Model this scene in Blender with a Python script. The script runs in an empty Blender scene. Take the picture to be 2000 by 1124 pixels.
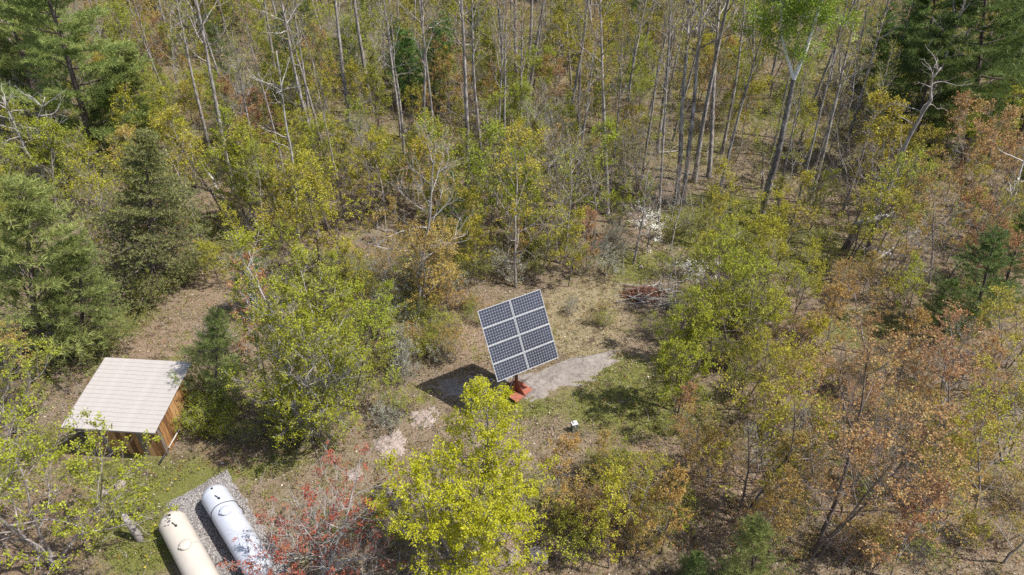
import bpy, math, random
import numpy as np
from mathutils import Matrix, Vector, Quaternion, Euler

scene = bpy.context.scene
col = scene.collection
RNG = np.random.default_rng(11)
random.seed(11)
PI = math.pi

# ------------------------------------------------------------------ camera, sky, sun, exposure
CAM_H = 23.9
PITCH = math.radians(36.5)
FOC = 1333.0                      # focal length in photo pixels (photo is 2000 x 1124)
cam_data = bpy.data.cameras.new('camera')
cam_data.lens = 24.0
cam_data.sensor_width = 36.0
cam_data.sensor_fit = 'HORIZONTAL'
cam_data.clip_start = 0.1
cam_data.clip_end = 6000
cam = bpy.data.objects.new('camera', cam_data)
col.objects.link(cam)
cam.location = (0, 0, CAM_H)
cam.rotation_euler = (PI / 2 - PITCH, 0, 0)
scene.camera = cam

SUN_AZ, SUN_EL = math.radians(-13.4), math.radians(57.4)
SUN = Vector((math.cos(SUN_EL) * math.cos(SUN_AZ), math.cos(SUN_EL) * math.sin(SUN_AZ), math.sin(SUN_EL)))
world = bpy.data.worlds.new('World')
scene.world = world
world.use_nodes = True
wn = world.node_tree
wn.nodes.clear()
w_out = wn.nodes.new('ShaderNodeOutputWorld')
w_bg = wn.nodes.new('ShaderNodeBackground')
w_sky = wn.nodes.new('ShaderNodeTexSky')
w_sky.sky_type = 'NISHITA'
w_sky.sun_disc = False
w_sky.sun_elevation = SUN_EL
w_sky.sun_rotation = math.atan2(SUN.x, SUN.y)
w_sky.air_density = 1.0
w_sky.dust_density = 1.6
w_sky.ozone_density = 1.0
w_bg.inputs['Strength'].default_value = 0.125
wn.links.new(w_sky.outputs[0], w_bg.inputs['Color'])
wn.links.new(w_bg.outputs[0], w_out.inputs['Surface'])
sun_data = bpy.data.lights.new('sun', 'SUN')
sun_data.energy = 5.0
sun_data.angle = math.radians(0.53)
sun_data.color = (1.0, 0.97, 0.92)
sun = bpy.data.objects.new('sun', sun_data)
col.objects.link(sun)
sun.rotation_euler = SUN.to_track_quat('Z', 'Y').to_euler()
sun.location = SUN * 60
scene.view_settings.view_transform = 'Standard'
scene.view_settings.look = 'None'
scene.view_settings.gamma = 1.0
scene.view_settings.exposure = 0.44
scene.view_settings.use_curve_mapping = False
scene.render.filter_size = 0.85
scene.cycles.use_denoising = False
scene.cycles.max_bounces = 6
scene.cycles.diffuse_bounces = 3
scene.cycles.transmission_bounces = 3
scene.cycles.transparent_max_bounces = 4
scene.cycles.caustics_reflective = False
scene.cycles.caustics_refractive = False


# ------------------------------------------------------------------ pixel <-> place helpers
FW = np.array([0, math.cos(PITCH), -math.sin(PITCH)])
UP = np.array([0, math.sin(PITCH), math.cos(PITCH)])


def at(px, py, z=0.0):
    """Point on the level z that the photo pixel looks at."""
    d = FW + np.array([1.0, 0, 0]) * (px - 1000) / FOC - UP * (py - 562) / FOC
    t = (z - CAM_H) / d[2]
    return np.array([0, 0, CAM_H]) + d * t


def pix(p):
    d = np.asarray(p, float) - np.array([0, 0, CAM_H])
    w = d @ FW
    return np.stack([1000 + FOC * d[..., 0] / w, 562 - FOC * (d @ UP) / w], -1)


def terrain(x, y):
    """Height of the ground: gentle swells, level near the shed, tanks and panel."""
    x = np.asarray(x, float); y = np.asarray(y, float)
    h = 0.22 * np.sin(x * 0.21 + 1.3) * np.cos(y * 0.17 + 0.4) + 0.12 * np.sin(x * 0.53 + y * 0.31) + 0.05 * np.sin(x * 1.3 - y * 1.1)
    far = np.clip((y - 30) / 25, 0, 1)
    return h * (0.25 + 0.9 * far)


def ground_at(px, py):
    z = 0.0
    for _ in range(4):
        p = at(px, py, z)
        z = float(terrain(p[0], p[1]))
    return np.array([p[0], p[1], z])


def grow_from(bx, by, ux, uy):
    """Base point, height reached at pixel row uy and sideways shift there, for a stem standing on the ground."""
    g = ground_at(bx, by)
    dyw = g[1]
    k = (562 - uy) / FOC
    # (h) such that point (., y, g.z+h) lands on row uy: d.UP = k * d.FW
    zz = (k * FW[1] * dyw - UP[1] * dyw) / (UP[2] - k * FW[2])
    h = zz + CAM_H - g[2]
    w = dyw * FW[1] + (g[2] + h - CAM_H) * FW[2]
    x = (ux - 1000) / FOC * w
    return g, h, x - g[0]


# ------------------------------------------------------------------ mesh helpers
class Quads:
    """Collects quads; every array chunk is (verts, faces, tint)."""
    def __init__(self):
        self.v, self.f, self.t, self.n = [], [], [], 0

    def add(self, v, f, t=0.5):
        v = np.asarray(v, float).reshape(-1, 3)
        self.v.append(v)
        self.f.append(np.asarray(f, np.int64).reshape(-1, 4) + self.n)
        if np.isscalar(t):
            t = np.full(len(v), float(t))
        self.t.append(np.asarray(t, float))
        self.n += len(v)

    def tube(self, pts, rad, sides, t=0.5):
        pts = np.asarray(pts, float)
        rad = np.asarray(rad, float)
        n = len(pts)
        tan = np.empty_like(pts)
        tan[1:-1] = pts[2:] - pts[:-2]
        tan[0] = pts[1] - pts[0]
        tan[-1] = pts[-1] - pts[-2]
        tan /= np.linalg.norm(tan, axis=1, keepdims=True) + 1e-9
        m = np.abs(tan.mean(0))
        ref = np.zeros(3)
        ref[int(np.argmin(m))] = 1
        u = np.cross(tan, ref)
        u /= np.linalg.norm(u, axis=1, keepdims=True) + 1e-9
        v = np.cross(tan, u)
        a = np.arange(sides) * 2 * PI / sides
        ring = pts[:, None] + rad[:, None, None] * (np.cos(a)[None, :, None] * u[:, None] + np.sin(a)[None, :, None] * v[:, None])
        i = np.arange(n - 1)[:, None] * sides
        j = np.arange(sides)[None]
        j2 = (j + 1) % sides
        f = np.stack([i + j, i + j2, i + sides + j2, i + sides + j], -1)
        self.add(ring, f, t)

    def mesh(self, name, smooth=False, color=None):
        me = bpy.data.meshes.new(name)
        if not self.v:
            return me
        v = np.concatenate(self.v); f = np.concatenate(self.f); t = np.concatenate(self.t)
        me.vertices.add(len(v))
        me.vertices.foreach_set('co', v.astype(np.float32).ravel())
        me.loops.add(f.size)
        me.loops.foreach_set('vertex_index', f.astype(np.int32).ravel())
        me.polygons.add(len(f))
        me.polygons.foreach_set('loop_start', np.arange(0, f.size, 4, dtype=np.int32))
        me.polygons.foreach_set('loop_total', np.full(len(f), 4, np.int32))
        if smooth:
            me.polygons.foreach_set('use_smooth', np.ones(len(f), bool))
        at_ = me.attributes.new('tint', 'FLOAT', 'POINT')
        at_.data.foreach_set('value', t.astype(np.float32))
        if color is not None:
            c = me.attributes.new('col', 'FLOAT_COLOR', 'POINT')
            c.data.foreach_set('color', color.astype(np.float32).ravel())
        me.update(calc_edges=True)
        return me


def unit(v):
    return v / (np.linalg.norm(v, axis=-1, keepdims=True) + 1e-9)


def leaf_quads(q, cen, axis, size, tint, rng, wid=0.75, flat=0.35):
    """Small pointed leaves (a folded diamond each). cen, axis: (n,3); size, tint: (n,)"""
    n = len(cen)
    a = unit(axis)
    s = rng.normal(size=(n, 3))
    s[:, 2] *= flat
    s = unit(np.cross(a, np.cross(s, a)))
    nrm = unit(np.cross(a, s))
    L = size[:, None]
    b = cen
    mid = cen + a * L * 0.5
    tip = cen + a * L - nrm * L * 0.1
    v = np.stack([b, mid + s * L * wid * 0.5 + nrm * L * 0.08, tip, mid - s * L * wid * 0.5 + nrm * L * 0.08], 1)
    f = np.arange(n * 4).reshape(n, 4)
    q.add(v, f, np.repeat(tint, 4))


def tufts(q, cen, direc, m, size, rng, spread=0.9, up=0.35, jitter=0.05, wid=0.75, tint_mid=None):
    """m leaves bursting from every tuft centre."""
    cen = np.asarray(cen); direc = np.asarray(direc)
    n = len(cen)
    if n == 0:
        return
    c = np.repeat(cen, m, 0) + rng.normal(size=(n * m, 3)) * jitter
    a = np.repeat(unit(direc), m, 0) * 0.5 + rng.normal(size=(n * m, 3)) * spread * np.array([1, 1, 0.6]) + np.array([0, 0, up * 0.5])
    base = np.clip(rng.normal(0.5, 0.2, n) if tint_mid is None else tint_mid + rng.normal(0, 0.12, n), 0, 1)
    t = np.clip(np.repeat(base, m) + rng.normal(0, 0.1, n * m), 0, 1)
    leaf_quads(q, c, a, size * rng.uniform(0.65, 1.25, n * m), t, rng, wid)


def branch(rng, p, d, L, n, wander, up):
    pts = [np.array(p, float)]
    d = unit(np.array(d, float))
    for _ in range(n):
        d = unit(d + rng.normal(size=3) * wander + np.array([0, 0, up]))
        pts.append(pts[-1] + d * (L / n))
    return np.array(pts)


def perp_dir(rng, d, ang):
    d = unit(np.array(d, float))
    r = rng.normal(size=3)
    r = unit(r - d * (r @ d))
    return d * math.cos(ang) + r * math.sin(ang)


def along(pts, s):
    k = s * (len(pts) - 1)
    i = min(int(k), len(pts) - 2)
    w = k - i
    return pts[i] * (1 - w) + pts[i + 1] * w, unit(pts[i + 1] - pts[i])


def broadleaf(seed, H, r0, stems=1, start=0.3, width=2.2, limbs=14, subs=5, twigs=3, leaves=6, leaf=0.09,
              cover=1.0, upright=0.5, wander=0.06, shape=0.6, stem_spread=0.25, twig_len=0.5, low_bare=0.0, tip_first=0.35):
    """Deciduous tree. Returns (wood, crown) quad sets."""
    rng = np.random.default_rng(seed)
    wood, crown = Quads(), Quads()
    cen, dirs = [], []
    for k in range(stems):
        hh = H * (1 if k == 0 else rng.uniform(0.7, 0.95))
        rr = r0 * (1 if k == 0 else rng.uniform(0.55, 0.85))
        az = k * 2.4 + rng.uniform(0, 1)
        tilt = 0 if stems == 1 else stem_spread * rng.uniform(0.6, 1.3)
        d = np.array([math.cos(az) * tilt, math.sin(az) * tilt, 1.0])
        off = np.array([math.cos(az), math.sin(az), 0]) * (0 if stems == 1 else rng.uniform(0.05, 0.3))
        st = branch(rng, off + np.array([0, 0, -0.25]), d, hh + 0.25, 14, wander, 0.06)
        rad = rr * (1 - np.linspace(0, 1, 15)) ** 0.8 + 0.008
        rad[0] *= 1.35
        wood.tube(st, rad, 7, 0.5)
        for i in range(limbs):
            t = start + (0.97 - start) * (i + rng.uniform(0, 1)) / limbs
            p, dd = along(st, t)
            a2 = i * 2.4 + rng.uniform(-0.5, 0.5) + k
            tt = (t - start) / (1 - start)
            el = 0.15 + upright * (0.45 + 0.9 * tt)
            L = width * (1 - tt ** 1.6) ** shape * rng.uniform(0.65, 1.15) * (0.55 + 0.45 * min(1, tt * 4 + 0.3)) + 0.35
            d1 = np.array([math.cos(a2) * math.cos(el), math.sin(a2) * math.cos(el), math.sin(el)])
            r1 = min(np.interp(t, np.linspace(0, 1, 15), rad) * 0.55, 0.012 + 0.018 * L)
            lb = branch(rng, p, d1, L, 6, 0.13, 0.05 + 0.08 * upright)
            wood.tube(lb, r1 * (1 - np.linspace(0, 1, 7) * 0.8), 5, 0.5)
            bare_limb = rng.uniform() < low_bare * (1 - tt)
            for j in range(subs):
                s = 0.22 + 0.78 * (j + rng.uniform(0, 1)) / subs
                p2, d2 = along(lb, min(s, 0.999))
                L2 = L * 0.5 * (1.15 - s) + 0.18
                sb = branch(rng, p2, perp_dir(rng, d2, rng.uniform(0.45, 1.0)) + np.array([0, 0, 0.15]), L2, 4, 0.18, 0.06)
                wood.tube(sb, r1 * 0.42 * (1 - np.linspace(0, 1, 5) * 0.7) + 0.002, 3, 0.55)
                for m in range(twigs):
                    s3 = tip_first + (1 - tip_first) * (m + rng.uniform(0, 1)) / twigs
                    p3, d3 = along(sb, min(s3, 0.999))
                    tw = branch(rng, p3, perp_dir(rng, d3, rng.uniform(0.3, 0.9)) + np.array([0, 0, 0.2]), twig_len * rng.uniform(0.5, 1.1), 2, 0.2, 0.1)
                    wood.tube(tw, np.array([0.005, 0.004, 0.0025]), 3, 0.6)
                    if not bare_limb and rng.uniform() < cover:
                        for s4 in (1.0, 0.6, 0.25):
                            if rng.uniform() < (0.95 if s4 == 1 else 0.6):
                                p4, d4 = along(tw, min(s4, 0.999))
                                cen.append(p4); dirs.append(d4)
    tufts(crown, cen, dirs, leaves, leaf, rng)
    return wood, crown


def needles(q, cen, direc, m, length, width, rng, spread=0.55, up=0.35):
    n = len(cen)
    c = np.repeat(cen, m, 0)
    a = unit(np.repeat(unit(direc), m, 0) * 0.8 + rng.normal(size=(n * m, 3)) * spread + np.array([0, 0, up]))
    base = np.clip(rng.normal(0.5, 0.2, n), 0, 1)
    leaf_quads(q, c, a, length * rng.uniform(0.7, 1.2, n * m), np.clip(np.repeat(base, m) + rng.normal(0, 0.12, n * m), 0, 1), rng, wid=width, flat=1.0)


def conifer(seed, H, r0, start=0.05, width=2.2, gap=0.42, per=6, subs=6, tuft_m=8, tuft_len=0.17, tuft_w=0.2,
            rise=0.35, droop=0.0, taper=0.75, step=0.16, flat=False, uneven=0.2, keep=1.0):
    rng = np.random.default_rng(seed)
    wood, crown = Quads(), Quads()
    st = branch(rng, (0, 0, -0.25), (0, 0, 1), H + 0.25, 12, 0.02, 0.05)
    rad = r0 * (1 - np.linspace(0, 1, 13)) ** 0.9 + 0.01
    wood.tube(st, rad, 8, 0.5)
    cen, dirs = [], []
    z = start * H
    k = 0
    while z < H * 0.985:
        t = z / H
        tt = (t - start) / (1 - start)
        R = width * (1 - tt) ** taper * (0.75 + 0.25 * min(1, tt * 5)) + 0.15
        for b in range(per):
            if rng.uniform() > keep:
                continue
            az = k * 1.1 + b * 2 * PI / per + rng.uniform(-0.35, 0.35)
            L = R * rng.uniform(1 - uneven * 1.4, 1 + uneven)
            el = rise * (0.4 + 0.9 * tt) - droop * (1 - tt)
            p, _ = along(st, min(max(t + rng.uniform(-0.02, 0.02), 0.01), 0.995))
            lb = branch(rng, p, (math.cos(az) * math.cos(el), math.sin(az) * math.cos(el), math.sin(el)), L, 6, 0.07, 0.035 + droop * 0.1)
            wood.tube(lb, (0.012 + 0.012 * L) * (1 - np.linspace(0, 1, 7) * 0.85), 4, 0.5)
            lines = [(lb, 0.35)]
            for j in range(subs):
                s = 0.2 + 0.75 * (j + rng.uniform(0, 1)) / subs
                p2, d2 = along(lb, s)
                side = unit(np.cross(d2, [0, 0, 1])) * (1 if j % 2 else -1)
                dd = d2 * 0.7 + side * rng.uniform(0.5, 0.95) + np.array([0, 0, 0.03 if flat else rng.uniform(-0.1, 0.35)])
                sb = branch(rng, p2, dd, L * 0.46 * (1.2 - s) + 0.12, 3, 0.1, 0.03)
                wood.tube(sb, np.array([0.009, 0.007, 0.005, 0.003]), 3, 0.5)
                lines.append((sb, 0.15))
            for ln, s0 in lines:
                LL = np.linalg.norm(ln[-1] - ln[0])
                cnt = max(2, int(LL / step))
                for s in np.linspace(s0, 0.999, cnt):
                    p3, d3 = along(ln, s)
                    cen.append(p3 + rng.normal(size=3) * 0.03); dirs.append(d3)
        z += gap * rng.uniform(0.8, 1.2) * (1.0 - 0.35 * tt)
        k += 1
    cen.append(st[-1]); dirs.append(np.array([0, 0, 1.0]))
    needles(crown, np.array(cen), np.array(dirs), tuft_m, tuft_len, tuft_w, rng)
    return wood, crown


# ------------------------------------------------------------------ materials
def new_mat(name):
    m = bpy.data.materials.new(name)
    m.use_nodes = True
    nt = m.node_tree
    b = nt.nodes['Principled BSDF']
    return m, nt, b


def ramp(nt, stops):
    r = nt.nodes.new('ShaderNodeValToRGB')
    el = r.color_ramp.elements
    while len(el) < len(stops):
        el.new(0.5)
    for e, (p, c) in zip(el, stops):
        e.position = p
        e.color = (*c, 1)
    return r


def noise(nt, scale, detail=4, rough=0.6, coord='Object', stretch=None):
    tc = nt.nodes.new('ShaderNodeTexCoord')
    n = nt.nodes.new('ShaderNodeTexNoise')
    n.inputs['Scale'].default_value = scale
    n.inputs['Detail'].default_value = detail
    n.inputs['Roughness'].default_value = rough
    if stretch:
        mp = nt.nodes.new('ShaderNodeMapping')
        mp.inputs['Scale'].default_value = stretch
        nt.links.new(tc.outputs[coord], mp.inputs[0])
        nt.links.new(mp.outputs[0], n.inputs['Vector'])
    else:
        nt.links.new(tc.outputs[coord], n.inputs['Vector'])
    return n


def bump(nt, b, src, strength, dist=0.02):
    bp = nt.nodes.new('ShaderNodeBump')
    bp.inputs['Strength'].default_value = strength
    bp.inputs['Distance'].default_value = dist
    nt.links.new(src, bp.inputs['Height'])
    nt.links.new(bp.outputs[0], b.inputs['Normal'])


def leaf_mat(name, stops, translucent=0.35, rough=0.55, vary=0.12, attr=None):
    m = bpy.data.materials.new(name)
    m.use_nodes = True
    nt = m.node_tree
    nt.nodes.clear()
    out = nt.nodes.new('ShaderNodeOutputMaterial')
    a = nt.nodes.new('ShaderNodeAttribute')
    if attr:
        a.attribute_name = attr
        src = a.outputs['Color']
    else:
        a.attribute_name = 'tint'
        r = ramp(nt, stops)
        nt.links.new(a.outputs['Fac'], r.inputs[0])
        oi = nt.nodes.new('ShaderNodeObjectInfo')
        mr = nt.nodes.new('ShaderNodeMapRange')
        mr.inputs['To Min'].default_value = 1 - vary
        mr.inputs['To Max'].default_value = 1 + vary
        nt.links.new(oi.outputs['Random'], mr.inputs[0])
        hs = nt.nodes.new('ShaderNodeHueSaturation')
        mh = nt.nodes.new('ShaderNodeMapRange')
        mh.inputs['To Min'].default_value = 0.5 - vary * 0.1
        mh.inputs['To Max'].default_value = 0.5 + vary * 0.1
        mul = nt.nodes.new('ShaderNodeMath'); mul.operation = 'MULTIPLY'; mul.inputs[1].default_value = 7.13
        fr = nt.nodes.new('ShaderNodeMath'); fr.operation = 'FRACT'
        nt.links.new(oi.outputs['Random'], mul.inputs[0]); nt.links.new(mul.outputs[0], fr.inputs[0]); nt.links.new(fr.outputs[0], mh.inputs[0])
        nt.links.new(mh.outputs[0], hs.inputs['Hue'])
        nt.links.new(mr.outputs[0], hs.inputs['Value'])
        nt.links.new(r.outputs[0], hs.inputs['Color'])
        src = hs.outputs[0]
    p = nt.nodes.new('ShaderNodeBsdfPrincipled')
    p.inputs['Roughness'].default_value = rough
    p.inputs['Specular IOR Level'].default_value = 0.25
    tr = nt.nodes.new('ShaderNodeBsdfTranslucent')
    mx = nt.nodes.new('ShaderNodeMixShader')
    mx.inputs[0].default_value = translucent
    nt.links.new(src, p.inputs['Base Color'])
    nt.links.new(src, tr.inputs['Color'])
    nt.links.new(p.outputs[0], mx.inputs[1])
    nt.links.new(tr.outputs[0], mx.inputs[2])
    nt.links.new(mx.outputs[0], out.inputs['Surface'])
    return m


def bark_mat(name, dark, mid, light, scale=5, stretch=(1, 1, 0.35), lo=0.35, hi=0.68):
    m, nt, b = new_mat(name)
    n = noise(nt, scale, 6, 0.7, 'Object', stretch)
    r = ramp(nt, [(lo, dark), ((lo + hi) / 2, mid), (hi, light)])
    nt.links.new(n.outputs['Fac'], r.inputs[0])
    nt.links.new(r.outputs[0], b.inputs['Base Color'])
    b.inputs['Roughness'].default_value = 0.9
    b.inputs['Specular IOR Level'].default_value = 0.2
    bump(nt, b, n.outputs['Fac'], 0.5, 0.03)
    return m


def plain_mat(name, c1, c2, scale=6, rough=0.6, metal=0.0, bmp=0.1, spec=0.4, stretch=None):
    m, nt, b = new_mat(name)
    n = noise(nt, scale, 5, 0.6, 'Object', stretch)
    r = ramp(nt, [(0.3, c1), (0.7, c2)])
    nt.links.new(n.outputs['Fac'], r.inputs[0])
    nt.links.new(r.outputs[0], b.inputs['Base Color'])
    b.inputs['Roughness'].default_value = rough
    b.inputs['Metallic'].default_value = metal
    b.inputs['Specular IOR Level'].default_value = spec
    if bmp:
        bump(nt, b, n.outputs['Fac'], bmp, 0.01)
    return m


M = {}
M['gold'] = leaf_mat('leaf_gold', [(0.0, (0.211, 0.155, 0.017)), (0.35, (0.352, 0.303, 0.027)), (0.7, (0.446, 0.408, 0.038)), (1.0, (0.540, 0.519, 0.077))])
M['olive'] = leaf_mat('leaf_olive', [(0.0, (0.164, 0.159, 0.014)), (0.4, (0.288, 0.317, 0.024)), (0.75, (0.375, 0.413, 0.035)), (1.0, (0.493, 0.508, 0.070))])
M['rust'] = leaf_mat('leaf_rust', [(0.0, (0.229, 0.096, 0.048)), (0.4, (0.393, 0.210, 0.088)), (0.7, (0.469, 0.283, 0.121)), (1.0, (0.503, 0.374, 0.168))])
M['orange'] = leaf_mat('leaf_orange', [(0.0, (0.252, 0.142, 0.038)), (0.45, (0.415, 0.278, 0.068)), (0.8, (0.481, 0.352, 0.099)), (1.0, (0.503, 0.420, 0.147))])
M['lime'] = leaf_mat('leaf_lime', [(0.0, (0.217, 0.216, 0.010)), (0.4, (0.378, 0.381, 0.016)), (0.75, (0.493, 0.489, 0.025)), (1.0, (0.596, 0.569, 0.059))], 0.4)
M['fresh'] = leaf_mat('leaf_fresh', [(0.0, (0.148, 0.182, 0.015)), (0.4, (0.295, 0.322, 0.024)), (0.75, (0.416, 0.425, 0.040)), (1.0, (0.536, 0.498, 0.072))], 0.4)
M['bright'] = leaf_mat('leaf_bright', [(0.0, (0.140, 0.194, 0.017)), (0.5, (0.260, 0.349, 0.035)), (1.0, (0.400, 0.456, 0.084))], 0.4)
M['pale'] = leaf_mat('leaf_pale_buds', [(0.0, (0.20, 0.20, 0.12)), (0.5, (0.34, 0.35, 0.26)), (1.0, (0.55, 0.54, 0.48))])
M['red'] = leaf_mat('leaf_red', [(0.0, (0.22, 0.045, 0.03)), (0.5, (0.42, 0.10, 0.06)), (0.85, (0.46, 0.15, 0.08)), (1.0, (0.42, 0.24, 0.11))])
M['blossom'] = leaf_mat('blossom', [(0.0, (0.45, 0.45, 0.28)), (0.3, (0.68, 0.66, 0.56)), (1.0, (0.82, 0.80, 0.75))], 0.3)
M['pine'] = leaf_mat('needles_pine', [(0.0, (0.069, 0.115, 0.032)), (0.45, (0.138, 0.196, 0.052)), (0.8, (0.207, 0.265, 0.075)), (1.0, (0.299, 0.345, 0.115))], 0.3)
M['pine_soft'] = leaf_mat('needles_soft_pine', [(0.0, (0.140, 0.184, 0.059)), (0.45, (0.281, 0.335, 0.097)), (0.8, (0.378, 0.416, 0.130)), (1.0, (0.486, 0.486, 0.184))], 0.38)
M['pine_green'] = leaf_mat('needles_green_pine', [(0.0, (0.075, 0.15, 0.03)), (0.45, (0.14, 0.25, 0.055)), (0.8, (0.20, 0.32, 0.075)), (1.0, (0.29, 0.39, 0.11))], 0.35)
M['spruce'] = leaf_mat('needles_spruce', [(0.0, (0.104, 0.130, 0.045)), (0.45, (0.217, 0.245, 0.079)), (0.8, (0.322, 0.335, 0.120)), (1.0, (0.434, 0.426, 0.176))], 0.2)
M['bark_aspen'] = bark_mat('bark_aspen', (0.08, 0.066, 0.058), (0.29, 0.255, 0.23), (0.56, 0.52, 0.48), 4, (1.5, 1.5, 0.5))
M['bark_grey'] = bark_mat('bark_grey', (0.14, 0.115, 0.10), (0.29, 0.25, 0.225), (0.48, 0.44, 0.405), 6)
M['bark_pale'] = bark_mat('bark_pale', (0.20, 0.18, 0.165), (0.38, 0.35, 0.33), (0.56, 0.54, 0.50), 7)
M['bark_dark'] = bark_mat('bark_dark', (0.07, 0.055, 0.045), (0.17, 0.135, 0.115), (0.30, 0.25, 0.22), 5)
M['bark_pine'] = bark_mat('bark_pine', (0.06, 0.045, 0.04), (0.14, 0.105, 0.09), (0.25, 0.20, 0.175), 4)
M['bark_birch'] = bark_mat('bark_birch', (0.16, 0.145, 0.14), (0.58, 0.56, 0.53), (0.76, 0.75, 0.72), 3.5, (1, 1, 1.6), 0.3, 0.5)
M['log'] = bark_mat('log_grey', (0.16, 0.135, 0.12), (0.30, 0.265, 0.24), (0.46, 0.42, 0.39), 6, (1, 1, 1))


def link_obj(name, mesh, mat, parent=None, loc=None):
    o = bpy.data.objects.new(name, mesh)
    col.objects.link(o)
    if mat is not None and len(mesh.materials) == 0:
        mesh.materials.append(mat)
    if parent is not None:
        o.parent = parent
    if loc is not None:
        o.location = loc
    return o


def tag(o, label=None, cat=None, group=None, kind=None):
    if label: o['label'] = label
    if cat: o['category'] = cat
    if group: o['group'] = group
    if kind: o['kind'] = kind
    return o


def empty(name, loc=(0, 0, 0), rz=0.0):
    o = bpy.data.objects.new(name, None)
    o.empty_display_size = 0.3
    col.objects.link(o)
    o.location = loc
    o.rotation_euler = (0, 0, rz)
    return o


# ------------------------------------------------------------------ setting: ground
def ellipse(x, y, cx, cy, rx, ry, soft=0.5):
    d = np.sqrt(((x - cx) / rx) ** 2 + ((y - cy) / ry) ** 2)
    return np.clip((1 - d) / soft + 0.5, 0, 1)


def wob(x, y, s, seed=0):
    return (np.sin(x * s + seed) * np.cos(y * s * 1.3 + seed * 2.1) + 0.6 * np.sin(x * s * 2.3 - y * s * 1.9 + seed) + 0.35 * np.sin(x * s * 4.7 + y * s * 4.1 + seed * 3)) / 1.95


# patches given by photo pixel of the ground they cover: (px, py, half width px, half height px, weight)
def patch_field(x, y, patches):
    out = np.zeros_like(np.asarray(x, float))
    for px, py, rx, ry, w in patches:
        c = at(px, py); e = at(px + rx, py); u = at(px, py - ry); d = at(px, py + ry)
        r_x = abs(e[0] - c[0]); r_y = 0.5 * abs(u[1] - d[1])
        out = np.maximum(out, w * ellipse(x, y, c[0], c[1], r_x, r_y, 0.7))
    return out


GREEN = [(230, 980, 200, 90, 0.9), (480, 900, 130, 40, 0.6), (290, 1060, 80, 70, 0.8), (1250, 790, 170, 60, 0.7), (1420, 440, 130, 60, 1.0),
         (1000, 800, 90, 20, 0.8), (250, 620, 60, 40, 0.5), (640, 560, 90, 50, 0.5), (1230, 520, 60, 40, 0.6), (1150, 330, 120, 60, 0.5),
         (1560, 480, 120, 60, 0.5), (420, 470, 60, 60, 0.5), (1200, 720, 80, 30, 0.7), (700, 660, 160, 60, 0.5), (900, 500, 200, 40, 0.4),
         (1700, 640, 120, 40, 0.5), (1000, 960, 120, 60, 0.4), (1620, 860, 160, 60, 0.35)]
STRAW = [(1130, 620, 90, 60, 1.0), (1190, 560, 70, 40, 0.7), (940, 640, 70, 60, 0.3), (350, 600, 120, 50, 0.3), (1150, 680, 60, 30, 1.0), (480, 560, 60, 40, 0.4), (1330, 820, 80, 30, 0.4), (1420, 850, 60, 40, 0.4)]
PINK = [(930, 650, 70, 70, 0.9), (300, 660, 130, 40, 0.9), (400, 560, 60, 60, 0.7), (1250, 900, 120, 60, 0.8), (1380, 950, 160, 90, 0.7), (1500, 600, 130, 40, 0.7),
        (1120, 1040, 140, 80, 0.7), (1800, 1000, 200, 100, 0.7), (840, 450, 120, 50, 0.5), (640, 480, 100, 40, 0.6), (450, 390, 80, 30, 0.8), (1480, 820, 160, 60, 0.6)]
RUSTY = [(1650, 950, 420, 230, 1.0), (1250, 1010, 200, 120, 0.8), (1500, 700, 200, 60, 0.6), (1850, 700, 200, 150, 0.7), (800, 520, 160, 60, 0.6)]
DIRT = [(60, 1060, 120, 110, 1.0), (110, 960, 80, 40, 0.6), (470, 885, 90, 30, 0.7)]


def axis_coords(lo, hi, step, out):
    core = np.arange(lo, hi + 1e-6, step)
    ext = []
    d = step
    v = 0
    while v < out:
        d *= 1.35
        v += d
        ext.append(v)
    ext = np.array(ext)
    return np.concatenate([(lo - ext)[::-1], core, hi + ext])


xs = axis_coords(-80, 80, 0.64, 3000)
ys = axis_coords(2, 125, 0.6, 3000)
X, Y = np.meshgrid(xs, ys)
Z = terrain(X, Y) + 0.02 * RNG.normal(size=X.shape)
nx, ny = len(xs), len(ys)
gq = Quads()
idx = np.arange(nx * ny).reshape(ny, nx)
gf = np.stack([idx[:-1, :-1], idx[:-1, 1:], idx[1:, 1:], idx[1:, :-1]], -1)
far_green = np.clip((Y - 36) / 14, 0, 1) * np.clip(0.28 + 0.22 * wob(X, Y, 0.3, 1), 0, 1)
g_col = np.stack([np.maximum(patch_field(X, Y, GREEN), far_green), patch_field(X, Y, STRAW), patch_field(X, Y, PINK), patch_field(X, Y, DIRT)], -1).reshape(-1, 4)
gq.add(np.stack([X, Y, Z], -1), gf)
ground_mesh = gq.mesh('ground', smooth=True, color=g_col)


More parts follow.
